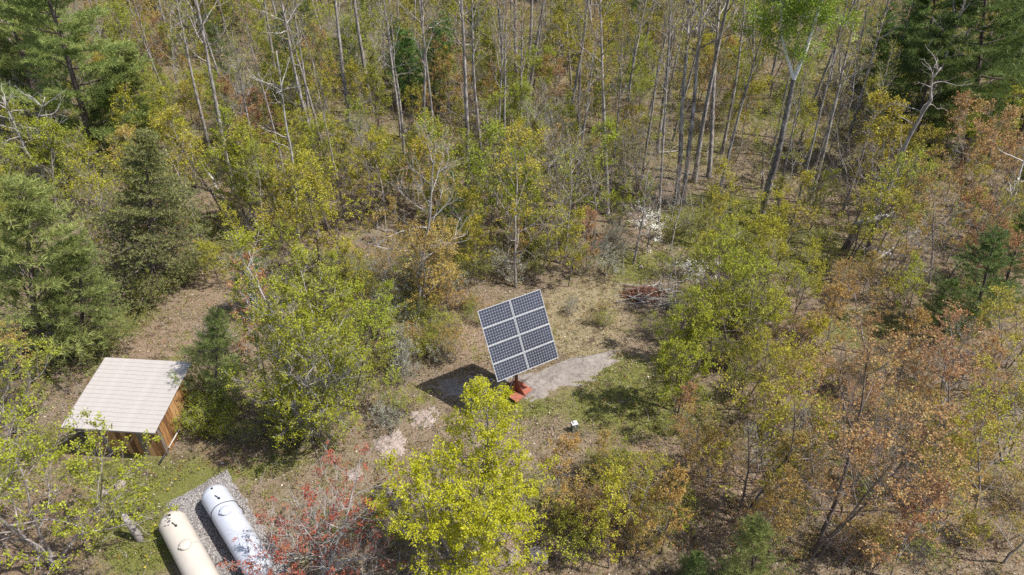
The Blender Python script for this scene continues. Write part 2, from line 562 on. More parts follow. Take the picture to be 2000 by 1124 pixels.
def ground_material():
    m, nt, b = new_mat('forest_floor')
    N, Lk = nt.nodes, nt.links
    a = N.new('ShaderNodeAttribute'); a.attribute_name = 'col'
    sep = N.new('ShaderNodeSeparateColor')
    Lk.new(a.outputs['Color'], sep.inputs[0])
    n_big = noise(nt, 0.35, 6, 0.65)
    n_mid = noise(nt, 2.2, 6, 0.7)
    n_fin = noise(nt, 14, 5, 0.75)
    litter = ramp(nt, [(0.28, (0.07, 0.052, 0.036)), (0.45, (0.165, 0.122, 0.082)), (0.58, (0.25, 0.19, 0.13)), (0.75, (0.36, 0.29, 0.215))])
    Lk.new(n_fin.outputs['Fac'], litter.inputs[0])
    green = ramp(nt, [(0.3, (0.06, 0.06, 0.018)), (0.5, (0.145, 0.145, 0.04)), (0.7, (0.23, 0.22, 0.075))])
    Lk.new(n_fin.outputs['Fac'], green.inputs[0])
    straw = ramp(nt, [(0.3, (0.13, 0.095, 0.05)), (0.5, (0.25, 0.20, 0.115)), (0.72, (0.37, 0.31, 0.20))])
    Lk.new(n_fin.outputs['Fac'], straw.inputs[0])
    pink = ramp(nt, [(0.3, (0.10, 0.065, 0.045)), (0.5, (0.225, 0.16, 0.11)), (0.72, (0.35, 0.265, 0.195))])
    Lk.new(n_fin.outputs['Fac'], pink.inputs[0])
    dirt = ramp(nt, [(0.3, (0.11, 0.07, 0.045)), (0.55, (0.22, 0.15, 0.10)), (0.75, (0.30, 0.22, 0.15))])
    Lk.new(n_fin.outputs['Fac'], dirt.inputs[0])

    def mask(src, lo, hi, nz):
        ad = N.new('ShaderNodeMath'); ad.operation = 'ADD'
        Lk.new(src, ad.inputs[0]); Lk.new(nz, ad.inputs[1])
        mr = N.new('ShaderNodeMapRange')
        mr.inputs['From Min'].default_value = lo
        mr.inputs['From Max'].default_value = hi
        Lk.new(ad.outputs[0], mr.inputs[0])
        return mr.outputs[0]

    def mix(f, c1, c2):
        mx = N.new('ShaderNodeMix'); mx.data_type = 'RGBA'
        Lk.new(f, mx.inputs[0]); Lk.new(c1, mx.inputs[6]); Lk.new(c2, mx.inputs[7])
        return mx.outputs[2]
    c = mix(mask(sep.outputs[2], 0.75, 1.15, n_mid.outputs['Fac']), litter.outputs[0], pink.outputs[0])
    c = mix(mask(sep.outputs[1], 0.75, 1.2, n_mid.outputs['Fac']), c, straw.outputs[0])
    c = mix(mask(sep.outputs[0], 0.66, 1.05, n_mid.outputs['Fac']), c, green.outputs[0])
    c = mix(mask(n_big.outputs['Fac'], 1.06, 1.25, n_mid.outputs['Fac']), c, green.outputs[0])
    humus = ramp(nt, [(0.3, (0.05, 0.035, 0.025)), (0.55, (0.11, 0.075, 0.05)), (0.75, (0.20, 0.145, 0.10))])
    Lk.new(n_fin.outputs['Fac'], humus.inputs[0])
    n_dr = noise(nt, 0.8, 6, 0.7, 'Object', (1, 1.6, 1))
    c = mix(mask(n_dr.outputs['Fac'], 1.06, 1.2, n_mid.outputs['Fac']), c, humus.outputs[0])
    c = mix(mask(a.outputs['Alpha'], 0.8, 1.15, n_mid.outputs['Fac']), c, dirt.outputs[0])
    Lk.new(c, b.inputs['Base Color'])
    b.inputs['Roughness'].default_value = 0.95
    b.inputs['Specular IOR Level'].default_value = 0.1
    bump(nt, b, n_fin.outputs['Fac'], 0.8, 0.06)
    return m


ground = link_obj('ground', ground_mesh, ground_material())
tag(ground, 'leaf-strewn forest floor with moss, dry grass and bare soil', None, None, 'structure')

# gravel pad under the tanks
TDIR = np.array([0.655, -0.756])
TNOR = np.array([0.756, 0.655])


def gravel_pad():
    cen = np.array([-10.85, 15.35])
    rng = np.random.default_rng(5)
    hl, hw = 3.7, 1.25
    q = Quads()
    n, m = 60, 26
    u = np.linspace(-hl, hl, n); v = np.linspace(-hw, hw, m)
    U, V = np.meshgrid(u, v)
    edge = np.minimum(hl - np.abs(U), hw - np.abs(V))
    jx = np.where(edge < 0.01, rng.normal(0, 0.06, U.shape), 0)
    P = cen + (U + jx)[..., None] * TDIR + (V + jx)[..., None] * TNOR
    z = terrain(P[..., 0], P[..., 1]) + np.clip(edge * 0.6, -0.02, 0.09) - 0.01 + rng.normal(0, 0.012, U.shape)
    idx = np.arange(n * m).reshape(m, n)
    q.add(np.concatenate([P, z[..., None]], -1), np.stack([idx[:-1, :-1], idx[:-1, 1:], idx[1:, 1:], idx[1:, :-1]], -1))
    mt, nt, b = new_mat('crushed_gravel')
    vo = nt.nodes.new('ShaderNodeTexVoronoi')
    tc = nt.nodes.new('ShaderNodeTexCoord')
    vo.inputs['Scale'].default_value = 26
    nt.links.new(tc.outputs['Object'], vo.inputs['Vector'])
    r = ramp(nt, [(0.0, (0.09, 0.075, 0.068)), (0.4, (0.21, 0.18, 0.165)), (0.8, (0.31, 0.28, 0.26)), (1.0, (0.42, 0.39, 0.37))])
    sc_ = nt.nodes.new('ShaderNodeSeparateColor')
    nt.links.new(vo.outputs['Color'], sc_.inputs[0])
    nt.links.new(sc_.outputs[0], r.inputs[0])
    nt.links.new(r.outputs[0], b.inputs['Base Color'])
    b.inputs['Roughness'].default_value = 0.9
    bump(nt, b, vo.outputs['Distance'], 0.9, 0.04)
    o = link_obj('gravel_pad', q.mesh('gravel_pad', True), mt)
    tag(o, 'strip of grey crushed gravel under the two tanks', None, None, 'structure')
    # loose stones: real little solids, too many to count
    sq = Quads()
    k = 6000
    uu = rng.uniform(-hl - 0.06, hl + 0.06, k); vv = rng.uniform(-hw - 0.06, hw + 0.06, k)
    P = cen + uu[:, None] * TDIR + vv[:, None] * TNOR
    e = np.minimum(hl - np.abs(uu), hw - np.abs(vv))
    z = terrain(P[:, 0], P[:, 1]) + np.clip(e * 0.6, 0, 0.09)
    c = np.concatenate([P, z[:, None]], 1)
    s = rng.uniform(0.010, 0.028, k)
    base = np.array([[-1, -1, -1], [1, -1, -1], [1, 1, -1], [-1, 1, -1], [-.7, -.7, 1], [.7, -.7, 1], [.7, .7, 1], [-.7, .7, 1]], float)
    ang = rng.uniform(0, 6.3, k)
    ca, sa = np.cos(ang), np.sin(ang)
    bv = base[None] * rng.uniform(0.6, 1.2, (k, 8, 3))
    vx = bv[..., 0] * ca[:, None] - bv[..., 1] * sa[:, None]
    vy = bv[..., 0] * sa[:, None] + bv[..., 1] * ca[:, None]
    V3 = np.stack([vx, vy, bv[..., 2] * 0.6], -1) * s[:, None, None] + c[:, None]
    ff = np.array([[4, 5, 6, 7], [0, 1, 5, 4], [1, 2, 6, 5], [2, 3, 7, 6], [3, 0, 4, 7]])
    F = (np.arange(k)[:, None, None] * 8 + ff[None])
    g = rng.uniform(0.10, 0.42, k)
    cc = np.stack([g * 1.03, g * 0.965, g * 0.93, np.ones(k)], -1)
    sq.add(V3, F)
    so = link_obj('gravel_stones', sq.mesh('gravel_stones', False, np.repeat(cc, 8, 0)), leaf_mat('stone_bits', None, 0.0, 0.9, attr='col'))
    tag(so, 'loose grey crushed stones lying on the gravel strip', 'gravel', None, 'stuff')


gravel_pad()


# ------------------------------------------------------------------ rocks
def granite(name, tone=1.0, pinkish=0.0):
    m, nt, b = new_mat(name)
    n1 = noise(nt, 1.6, 8, 0.72)
    n2 = noise(nt, 9, 6, 0.7)
    r = ramp(nt, [(0.3, tuple(tone * c for c in (0.13, 0.115, 0.105))), (0.46, tuple(tone * c for c in (0.30 + pinkish, 0.26, 0.225))), (0.62, tuple(tone * c for c in (0.42 + pinkish, 0.37, 0.325))), (0.78, tuple(tone * c for c in (0.55, 0.52, 0.49)))])
    mx = nt.nodes.new('ShaderNodeMath'); mx.operation = 'ADD'
    m2 = nt.nodes.new('ShaderNodeMath'); m2.operation = 'MULTIPLY'; m2.inputs[1].default_value = 0.5
    nt.links.new(n1.outputs['Fac'], mx.inputs[0]); nt.links.new(n2.outputs['Fac'], mx.inputs[1])
    nt.links.new(mx.outputs[0], m2.inputs[0]); nt.links.new(m2.outputs[0], r.inputs[0])
    vo = nt.nodes.new('ShaderNodeTexVoronoi'); vo.feature = 'DISTANCE_TO_EDGE'; vo.inputs['Scale'].default_value = 1.7
    tc = nt.nodes.new('ShaderNodeTexCoord')
    ad = nt.nodes.new('ShaderNodeVectorMath'); ad.operation = 'ADD'
    nt.links.new(tc.outputs['Object'], ad.inputs[0]); nt.links.new(n2.outputs['Color'], ad.inputs[1])
    nt.links.new(ad.outputs[0], vo.inputs['Vector'])
    cr = ramp(nt, [(0.0, (0.25, 0.22, 0.2)), (0.035, (1, 1, 1))])
    nt.links.new(vo.outputs['Distance'], cr.inputs[0])
    mm = nt.nodes.new('ShaderNodeMix'); mm.data_type = 'RGBA'; mm.blend_type = 'MULTIPLY'; mm.inputs[0].default_value = 0.8
    nt.links.new(r.outputs[0], mm.inputs[6]); nt.links.new(cr.outputs[0], mm.inputs[7])
    nt.links.new(mm.outputs[2], b.inputs['Base Color'])
    b.inputs['Roughness'].default_value = 0.9
    bump(nt, b, m2.outputs[0], 0.9, 0.06)
    return m


M['granite'] = granite('granite', 0.72, 0.005)
M['granite_pale'] = granite('granite_pale', 0.95, 0.03)


def rock_slab(name, outline_px, top, mat, seed, label, rise=None, cat='rock', group=None):
    """Low bedrock slab with the outline seen on the ground, rounded up to 'top' metres, with ragged edges."""
    rng = np.random.default_rng(seed)
    pts = np.array([ground_at(*p)[:2] for p in outline_px])
    c = pts.mean(0)
    n = 110
    # resample the outline
    cl = np.vstack([pts, pts[:1]])
    seg = np.linalg.norm(np.diff(cl, axis=0), axis=1)
    cum = np.concatenate([[0], np.cumsum(seg)])
    s = np.linspace(0, cum[-1], n, endpoint=False)
    ol = np.stack([np.interp(s, cum, cl[:, 0]), np.interp(s, cum, cl[:, 1])], 1)
    ol = c + (ol - c) * (1 + 0.16 * np.sin(np.arange(n) * 0.49 + seed) * np.sin(np.arange(n) * 0.98 + seed) + rng.normal(0, 0.035, n))[:, None]
    rings = 22
    V = []
    for k in range(rings):
        f = 1 - k / (rings - 1)
        ring = c + (ol - c) * (f * (1 + 0.04 * np.sin(np.arange(n) * 1.7 + k)))[:, None] if k else c + (ol - c) * 1.12
        hgt = top * (1 - f ** 3.2) if k else -0.12
        zz = terrain(ring[:, 0], ring[:, 1]) + hgt + (0.07 * wob(ring[:, 0], ring[:, 1], 1.7, seed) + 0.06 * wob(ring[:, 0], ring[:, 1], 4.3, seed + 1) + 0.03 * wob(ring[:, 0], ring[:, 1], 9.1, seed + 2)) * (k > 0) * min(1, 2.2 - 2.2 * f + 0.6) + rng.normal(0, 0.015, n) * (k > 0)
        if rise is not None:
            zz = zz + (1 - f ** 4) * np.clip((ring - c) @ np.array(rise), -0.05, 1.0)
        V.append(np.column_stack([ring, zz]))
    V = np.array(V)
    o3 = np.array([c[0], c[1], float(terrain(*c))])
    q = Quads()
    i = np.arange(rings - 1)[:, None] * n; j = np.arange(n)[None]; j2 = (j + 1) % n
    q.add(V.reshape(-1, 3) - o3, np.stack([i + j, i + j2, i + n + j2, i + n + j], -1))
    o = link_obj(name, q.mesh(name, True), mat, None, o3)
    tag(o, label, cat, group)
    return o


rock_slab('rock_outcrop', [(838, 752), (880, 730), (960, 738), (1005, 735), (1060, 726), (1110, 706), (1170, 692), (1192, 704), (1180, 728), (1125, 752), (1085, 765), (1035, 786), (985, 788), (930, 806), (880, 790), (850, 775)],
          0.045, M['granite'], 3, 'flat cracked grey bedrock slab under the solar panel stand', rise=(0.09, 0.03))
rock_slab('rock_outcrop', [(735, 850), (775, 835), (795, 860), (785, 895), (750, 905), (728, 880)], 0.06, M['granite_pale'], 7, 'pale pinkish rock patch left of the lime-green maple crown')
rock_slab('rock_outcrop', [(675, 922), (700, 908), (712, 925), (700, 940), (682, 940)], 0.06, M['granite_pale'], 8, 'small pale rock patch above the red-budded shrub')
rock_slab('rock_outcrop', [(735, 962), (765, 948), (790, 960), (785, 985), (755, 992), (725, 980)], 0.07, M['granite_pale'], 9, 'pale rock between the red-budded shrub and the lime-green maple')
rock_slab('rock_outcrop', [(800, 805), (850, 795), (862, 815), (838, 840), (806, 835)], 0.05, M['granite_pale'], 10, 'pale pinkish rock just below the solar panel shadow')
rock_slab('rock_outcrop', [(672, 985), (688, 978), (692, 995), (678, 1000)], 0.1, M['granite_pale'], 12, 'small rounded cream stone among the red buds')


def boulder(px, py, size, seed, mat, label, name='boulder', cat='boulder'):
    rng = np.random.default_rng(seed)
    g = ground_at(px, py)
    n, m = 22, 13
    th = np.linspace(0, 2 * PI, n, endpoint=False)
    ph = np.linspace(-0.35 * PI, 0.4999 * PI, m)
    T, P_ = np.meshgrid(th, ph)
    d = np.stack([np.cos(T) * np.cos(P_), np.sin(T) * np.cos(P_), np.sin(P_)], -1)
    r = 1 + 0.16 * np.sin(3 * d[..., 0] + seed) * np.cos(4 * d[..., 1] + seed) + 0.09 * np.sin(7 * d[..., 2] + 5 * d[..., 0] + seed) + 0.05 * np.cos(9 * d[..., 1] - 6 * d[..., 0])
    for _ in range(7):   # chipped flats
        k = unit(rng.normal(size=3)); k[2] = abs(k[2])
        lim = rng.uniform(0.72, 0.92)
        pr = (d @ k) * r
        r = np.where(pr > lim, r * lim / np.maximum(pr, 1e-6), r)
    V = d * r[..., None] * np.array(size)
    q = Quads()
    i = np.arange(m - 1)[:, None] * n; j = np.arange(n)[None]; j2 = (j + 1) % n
    q.add(V.reshape(-1, 3), np.stack([i + j, i + j2, i + n + j2, i + n + j], -1))
    o = link_obj(name, q.mesh(name, True), mat, None, (g[0], g[1], g[2] + size[2] * 0.35))
    o.rotation_euler = (0, 0, rng.uniform(0, 6))
    tag(o, label, cat)
    return o


boulder(1049, 1088, (0.46, 0.38, 0.32), 21, M['granite'], 'lichen-mottled grey boulder right of the lime-green maple base')
boulder(1000, 1092, (0.36, 0.24, 0.2), 22, M['granite_pale'], 'pale half-hidden boulder touching the lime-green maple leaves')
boulder(1025, 893, (0.30, 0.22, 0.16), 23, M['granite_pale'], 'pale stone right of the lime-green maple crown, below the panel')
boulder(1712, 500, (0.8, 0.6, 0.6), 24, M['granite'], 'dark grey boulder beside a root mound at right', 'boulder')
boulder(237, 948, (0.28, 0.22, 0.2), 25, M['granite_pale'], 'white stone below the wooden shed, seen through branches', 'stone', 'stone')
boulder(203, 965, (0.22, 0.18, 0.14), 26, M['granite_pale'], 'smaller white stone left of the other one below shed', 'stone', 'stone')
boulder(1252, 523, (0.22, 0.16, 0.12), 27, M['granite_pale'], 'small pale stone in the grass above the brush pile', 'stone', 'stone')
boulder(435, 905, (0.09, 0.07, 0.06), 28, M['granite_pale'], 'little pale stone on mossy ground above the tanks', 'stone', 'stone')


# ------------------------------------------------------------------ box helpers for built things
def box_mesh(name, sx, sy, sz, bev=0.0):
    """Box centred on its origin with chamfered edges."""
    import bmesh
    bm = bmesh.new()
    bmesh.ops.create_cube(bm, size=1)
    bmesh.ops.scale(bm, vec=(sx, sy, sz), verts=bm.verts)
    if bev:
        bmesh.ops.bevel(bm, geom=list(bm.edges), offset=bev, segments=1, affect='EDGES')
    me = bpy.data.meshes.new(name)
    bm.to_mesh(me); bm.free()
    return me


def add_box(name, size, loc, mat, parent=None, rot=None, bev=0.0):
    o = link_obj(name, box_mesh(name, *size, bev), mat, parent, loc)
    if rot is not None:
        o.rotation_euler = rot
    return o


def tube_obj(name, pts, rad, mat, parent=None, sides=10, smooth=True):
    q = Quads()
    pts = np.array(pts, float)
    if np.isscalar(rad):
        rad = np.full(len(pts), rad)
    # closed ends
    pts = np.vstack([pts[:1], pts, pts[-1:]])
    rad = np.concatenate([[1e-4], rad, [1e-4]])
    t0 = pts[2] - pts[1]; t1 = pts[-2] - pts[-3]
    pts[0] = pts[1] - t0 * 1e-4; pts[-1] = pts[-2] + t1 * 1e-4
    q.tube(pts, rad, sides)
    return link_obj(name, q.mesh(name, smooth), mat, parent)


# ------------------------------------------------------------------ solar array
M['alu'] = plain_mat('anodised_aluminium', (0.50, 0.50, 0.50), (0.60, 0.60, 0.59), 9, 0.45, 0.2, 0.02)
M['steel_brown'] = plain_mat('rusty_pole_steel', (0.14, 0.065, 0.04), (0.24, 0.12, 0.08), 8, 0.7, 0.1, 0.2)
M['primer'] = plain_mat('orange_primer', (0.27, 0.085, 0.05), (0.38, 0.135, 0.085), 5, 0.65, 0.0, 0.1)
M['conduit'] = plain_mat('grey_conduit', (0.30, 0.29, 0.28), (0.42, 0.40, 0.38), 5, 0.6)


def cell_material():
    m, nt, b = new_mat('solar_cells')
    N, Lk = nt.nodes, nt.links
    tc = N.new('ShaderNodeTexCoord')
    sx = N.new('ShaderNodeSeparateXYZ')
    Lk.new(tc.outputs['Object'], sx.inputs[0])

    def cellpos(out, pitch):
        d = N.new('ShaderNodeMath'); d.operation = 'DIVIDE'; d.inputs[1].default_value = pitch
        Lk.new(out, d.inputs[0])
        ad = N.new('ShaderNodeMath'); ad.operation = 'ADD'; ad.inputs[1].default_value = 60.0
        Lk.new(d.outputs[0], ad.inputs[0])
        fr = N.new('ShaderNodeMath'); fr.operation = 'FRACT'; Lk.new(ad.outputs[0], fr.inputs[0])
        s = N.new('ShaderNodeMath'); s.operation = 'SUBTRACT'; s.inputs[1].default_value = 0.5; Lk.new(fr.outputs[0], s.inputs[0])
        ab = N.new('ShaderNodeMath'); ab.operation = 'ABSOLUTE'; Lk.new(s.outputs[0], ab.inputs[0])
        return ab.outputs[0]
    ax, az = cellpos(sx.outputs[0], 1.53 / 12), cellpos(sx.outputs[2], 0.765 / 6)

    def gt(a, v):
        g = N.new('ShaderNodeMath'); g.operation = 'GREATER_THAN'; g.inputs[1].default_value = v
        Lk.new(a, g.inputs[0]); return g.outputs[0]
    sm = N.new('ShaderNodeMath'); sm.operation = 'ADD'; Lk.new(ax, sm.inputs[0]); Lk.new(az, sm.inputs[1])
    mxm = N.new('ShaderNodeMath'); mxm.operation = 'MAXIMUM'; Lk.new(ax, mxm.inputs[0]); Lk.new(az, mxm.inputs[1])
    corner = gt(sm.outputs[0], 0.84)
    line = gt(mxm.outputs[0], 0.482)
    o1 = N.new('ShaderNodeMath'); o1.operation = 'MAXIMUM'; Lk.new(corner, o1.inputs[0]); Lk.new(line, o1.inputs[1])
    wn_ = N.new('ShaderNodeTexNoise'); wn_.inputs['Scale'].default_value = 4
    Lk.new(tc.outputs['Object'], wn_.inputs['Vector'])
    r = ramp(nt, [(0.3, (0.026, 0.027, 0.040)), (0.7, (0.040, 0.041, 0.058))])
    Lk.new(wn_.outputs['Fac'], r.inputs[0])
    mx = N.new('ShaderNodeMix'); mx.data_type = 'RGBA'
    mx.inputs[7].default_value = (0.40, 0.40, 0.41, 1)
    Lk.new(o1.outputs[0], mx.inputs[0]); Lk.new(r.outputs[0], mx.inputs[6])
    Lk.new(mx.outputs[2], b.inputs['Base Color'])
    b.inputs['Roughness'].default_value = 0.18
    b.inputs['Coat Weight'].default_value = 0.3
    b.inputs['Coat Roughness'].default_value = 0.06
    return m


M['cells'] = cell_material()


def frame_mesh(name, w, h, d, bar):
    import bmesh
    bm = bmesh.new()
    for sx, sz, cx, cz in ((w, bar, 0, h / 2 - bar / 2), (w, bar, 0, -h / 2 + bar / 2), (bar, h - 2 * bar, -w / 2 + bar / 2, 0), (bar, h - 2 * bar, w / 2 - bar / 2, 0)):
        r = bmesh.ops.create_cube(bm, size=1)
        bmesh.ops.scale(bm, vec=(sx, d, sz), verts=r['verts'])
        bmesh.ops.translate(bm, vec=(cx, 0, cz), verts=r['verts'])
    me = bpy.data.meshes.new(name)
    bm.to_mesh(me); bm.free()
    return me


def solar_array():
    base = np.array([0.2, 23.67])
    bz = float(terrain(*base)) + 0.15
    root = empty('solar_array', (base[0], base[1], bz))
    tag(root, 'tilted eight-module solar panel on a rusty pole with orange base', 'solar panel')
    cc = Vector((0.31, 23.46, 3.88)) - Vector((base[0], base[1], bz))
    wv = Vector((-0.5345, -0.1485, 0.5028))
    R = Quaternion(wv.normalized(), wv.length)
    n = R @ Vector((0, -1, 0))

    def place(o, local):
        o.rotation_mode = 'QUATERNION'
        o.rotation_quaternion = R
        o.location = cc + R @ Vector(local)
    mw, mh = 1.588, 0.812
    cell_me = box_mesh('solar_module', mw - 0.03, 0.012, mh - 0.03)
    fr_me = frame_mesh('module_frame', mw, mh, 0.045, 0.017)
    for i in range(2):
        for j in range(4):
            lx = (i - 0.5) * (mw + 0.034)
            lz = (j - 1.5) * (mh + 0.022)
            o = link_obj('solar_module', cell_me, M['cells'], root)
            place(o, (lx, -0.012, lz))
            f = link_obj('module_frame', fr_me, M['alu'], o)
    # white strips showing between the modules, rails behind them
    W, H = 2 * mw + 0.034, 4 * mh + 0.066
    st = add_box('centre_strip', (0.07, 0.01, H), (0, 0, 0), M['alu'], root); place(st, (0, 0.0265, 0))
    for j in range(3):
        st = add_box('cross_strip', (W * 0.495, 0.01, 0.05), (0, 0, 0), M['alu'], root); place(st, (0.006, 0.0375, (j - 1) * (mh + 0.022)))
    for sx in (-0.8, 0.8):
        r = add_box('support_rail', (0.06, 0.09, H * 0.97), (0, 0, 0), M['alu'], root, None, 0.006); place(r, (sx, 0.09, 0))
    for sz in (-0.85, 0.85):
        r = add_box('cross_beam', (W * 0.8, 0.09, 0.08), (0, 0, 0), M['steel_brown'], root, None, 0.008); place(r, (0, 0.182, sz))
    r = add_box('tilt_bracket', (0.34, 0.16, 1.9), (0, 0, 0), M['steel_brown'], root, None, 0.01); place(r, (0, 0.31, 0))
    top = cc - n * 0.42
    tube_obj('pole', [(0, 0, 0), (0, 0, top.z * 0.5), (top.x * 0.5, top.y * 0.5, top.z * 0.93), (top.x, top.y, top.z)], [0.085, 0.085, 0.085, 0.08], M['steel_brown'], root, 16)
    tube_obj('pole_cap', [(0, 0, top.z * 0.55), (0, 0, top.z * 0.62)], [0.105, 0.105], M['steel_brown'], root, 16)
    # four orange foot plates set cornerwise, four upright gussets between them
    pl = box_mesh('foot_plate', 0.56, 0.56, 0.02, 0.004)
    import bmesh
    yaw = PI / 4 + 0.05
    for k in range(4):
        a = yaw + k * PI / 2 + PI / 4
        o = link_obj('foot_plate', pl, M['primer'], root, (math.cos(a) * 0.42, math.sin(a) * 0.42, 0.035 + (0.01 if k % 2 else 0)))
        o.rotation_euler = (random.uniform(-0.03, 0.03), random.uniform(-0.03, 0.03), yaw)
    gm = bpy.data.meshes.new('gusset')
    t = 0.012
    prof = [(0.07, 0.0), (0.62, 0.0), (0.62, 0.06), (0.09, 0.62), (0.07, 0.62)]
    vs = [(x, -t, z) for x, z in prof] + [(x, t, z) for x, z in prof]
    k5 = len(prof)
    fs = [tuple(range(k5))[::-1], tuple(range(k5, 2 * k5))] + [(i, (i + 1) % k5, k5 + (i + 1) % k5, k5 + i) for i in range(k5)]
    gm.from_pydata(vs, [], fs)
    for k in range(4):
        o = link_obj('gusset', gm, M['primer'], root, (0, 0, 0.01))
        o.rotation_euler = (0, 0, yaw + k * PI / 2)
    # grey conduit curving from the pole to the ground on the left
    pts = []
    for s in np.linspace(0, 1, 14):
        x = -0.12 - 0.62 * s ** 2.2
        y = -0.12 - 0.42 * s ** 1.5
        z = 1.25 * (1 - s) ** 0.9 - 0.1 * s
        pts.append((x, y, z))
    tube_obj('conduit', [(-0.1, -0.08, 2.3), (-0.11, -0.1, 1.7)] + pts, 0.028, M['conduit'], root, 8)
    bx = add_box('junction_box', (0.24, 0.12, 0.32), (0, 0, 0), M['conduit'], root, None, 0.01); place(bx, (0.45, 0.2, -0.3))


solar_array()


# ------------------------------------------------------------------ shed
def wood_mat(name, dark, mid, light):
    m, nt, b = new_mat(name)
    oi = nt.nodes.new('ShaderNodeObjectInfo')
    n = noise(nt, 3.5, 6, 0.7, 'Object', (6, 6, 0.7))
    r = ramp(nt, [(0.3, dark), (0.5, mid), (0.72, light)])
    ad = nt.nodes.new('ShaderNodeMath'); ad.operation = 'MULTIPLY_ADD'
    ad.inputs[1].default_value = 0.42; ad.inputs[2].default_value = -0.21
    nt.links.new(oi.outputs['Random'], ad.inputs[0])
    a2 = nt.nodes.new('ShaderNodeMath'); a2.operation = 'ADD'
    nt.links.new(n.outputs['Fac'], a2.inputs[0]); nt.links.new(ad.outputs[0], a2.inputs[1])
    nt.links.new(a2.outputs[0], r.inputs[0])
    nt.links.new(r.outputs[0], b.inputs['Base Color'])
    b.inputs['Roughness'].default_value = 0.75
    b.inputs['Specular IOR Level'].default_value = 0.25
    bump(nt, b, n.outputs['Fac'], 0.4, 0.01)
    return m


M['boards'] = wood_mat('weathered_orange_boards', (0.13, 0.065, 0.03), (0.34, 0.17, 0.065), (0.50, 0.29, 0.13))
M['boards_grey'] = wood_mat('weathered_grey_boards', (0.11, 0.085, 0.07), (0.24, 0.19, 0.155), (0.36, 0.30, 0.25))
M['timber'] = wood_mat('shed_frame_timber', (0.14, 0.09, 0.05), (0.26, 0.17, 0.10), (0.36, 0.25, 0.15))
M['roof'] = plain_mat('cream_roof_sheet', (0.37, 0.333, 0.305), (0.425, 0.385, 0.355), 2.5, 0.55, 0.0, 0.05, 0.35)
M['roof_trim'] = plain_mat('roof_edge_trim', (0.30, 0.27, 0.245), (0.38, 0.345, 0.315), 3, 0.6)


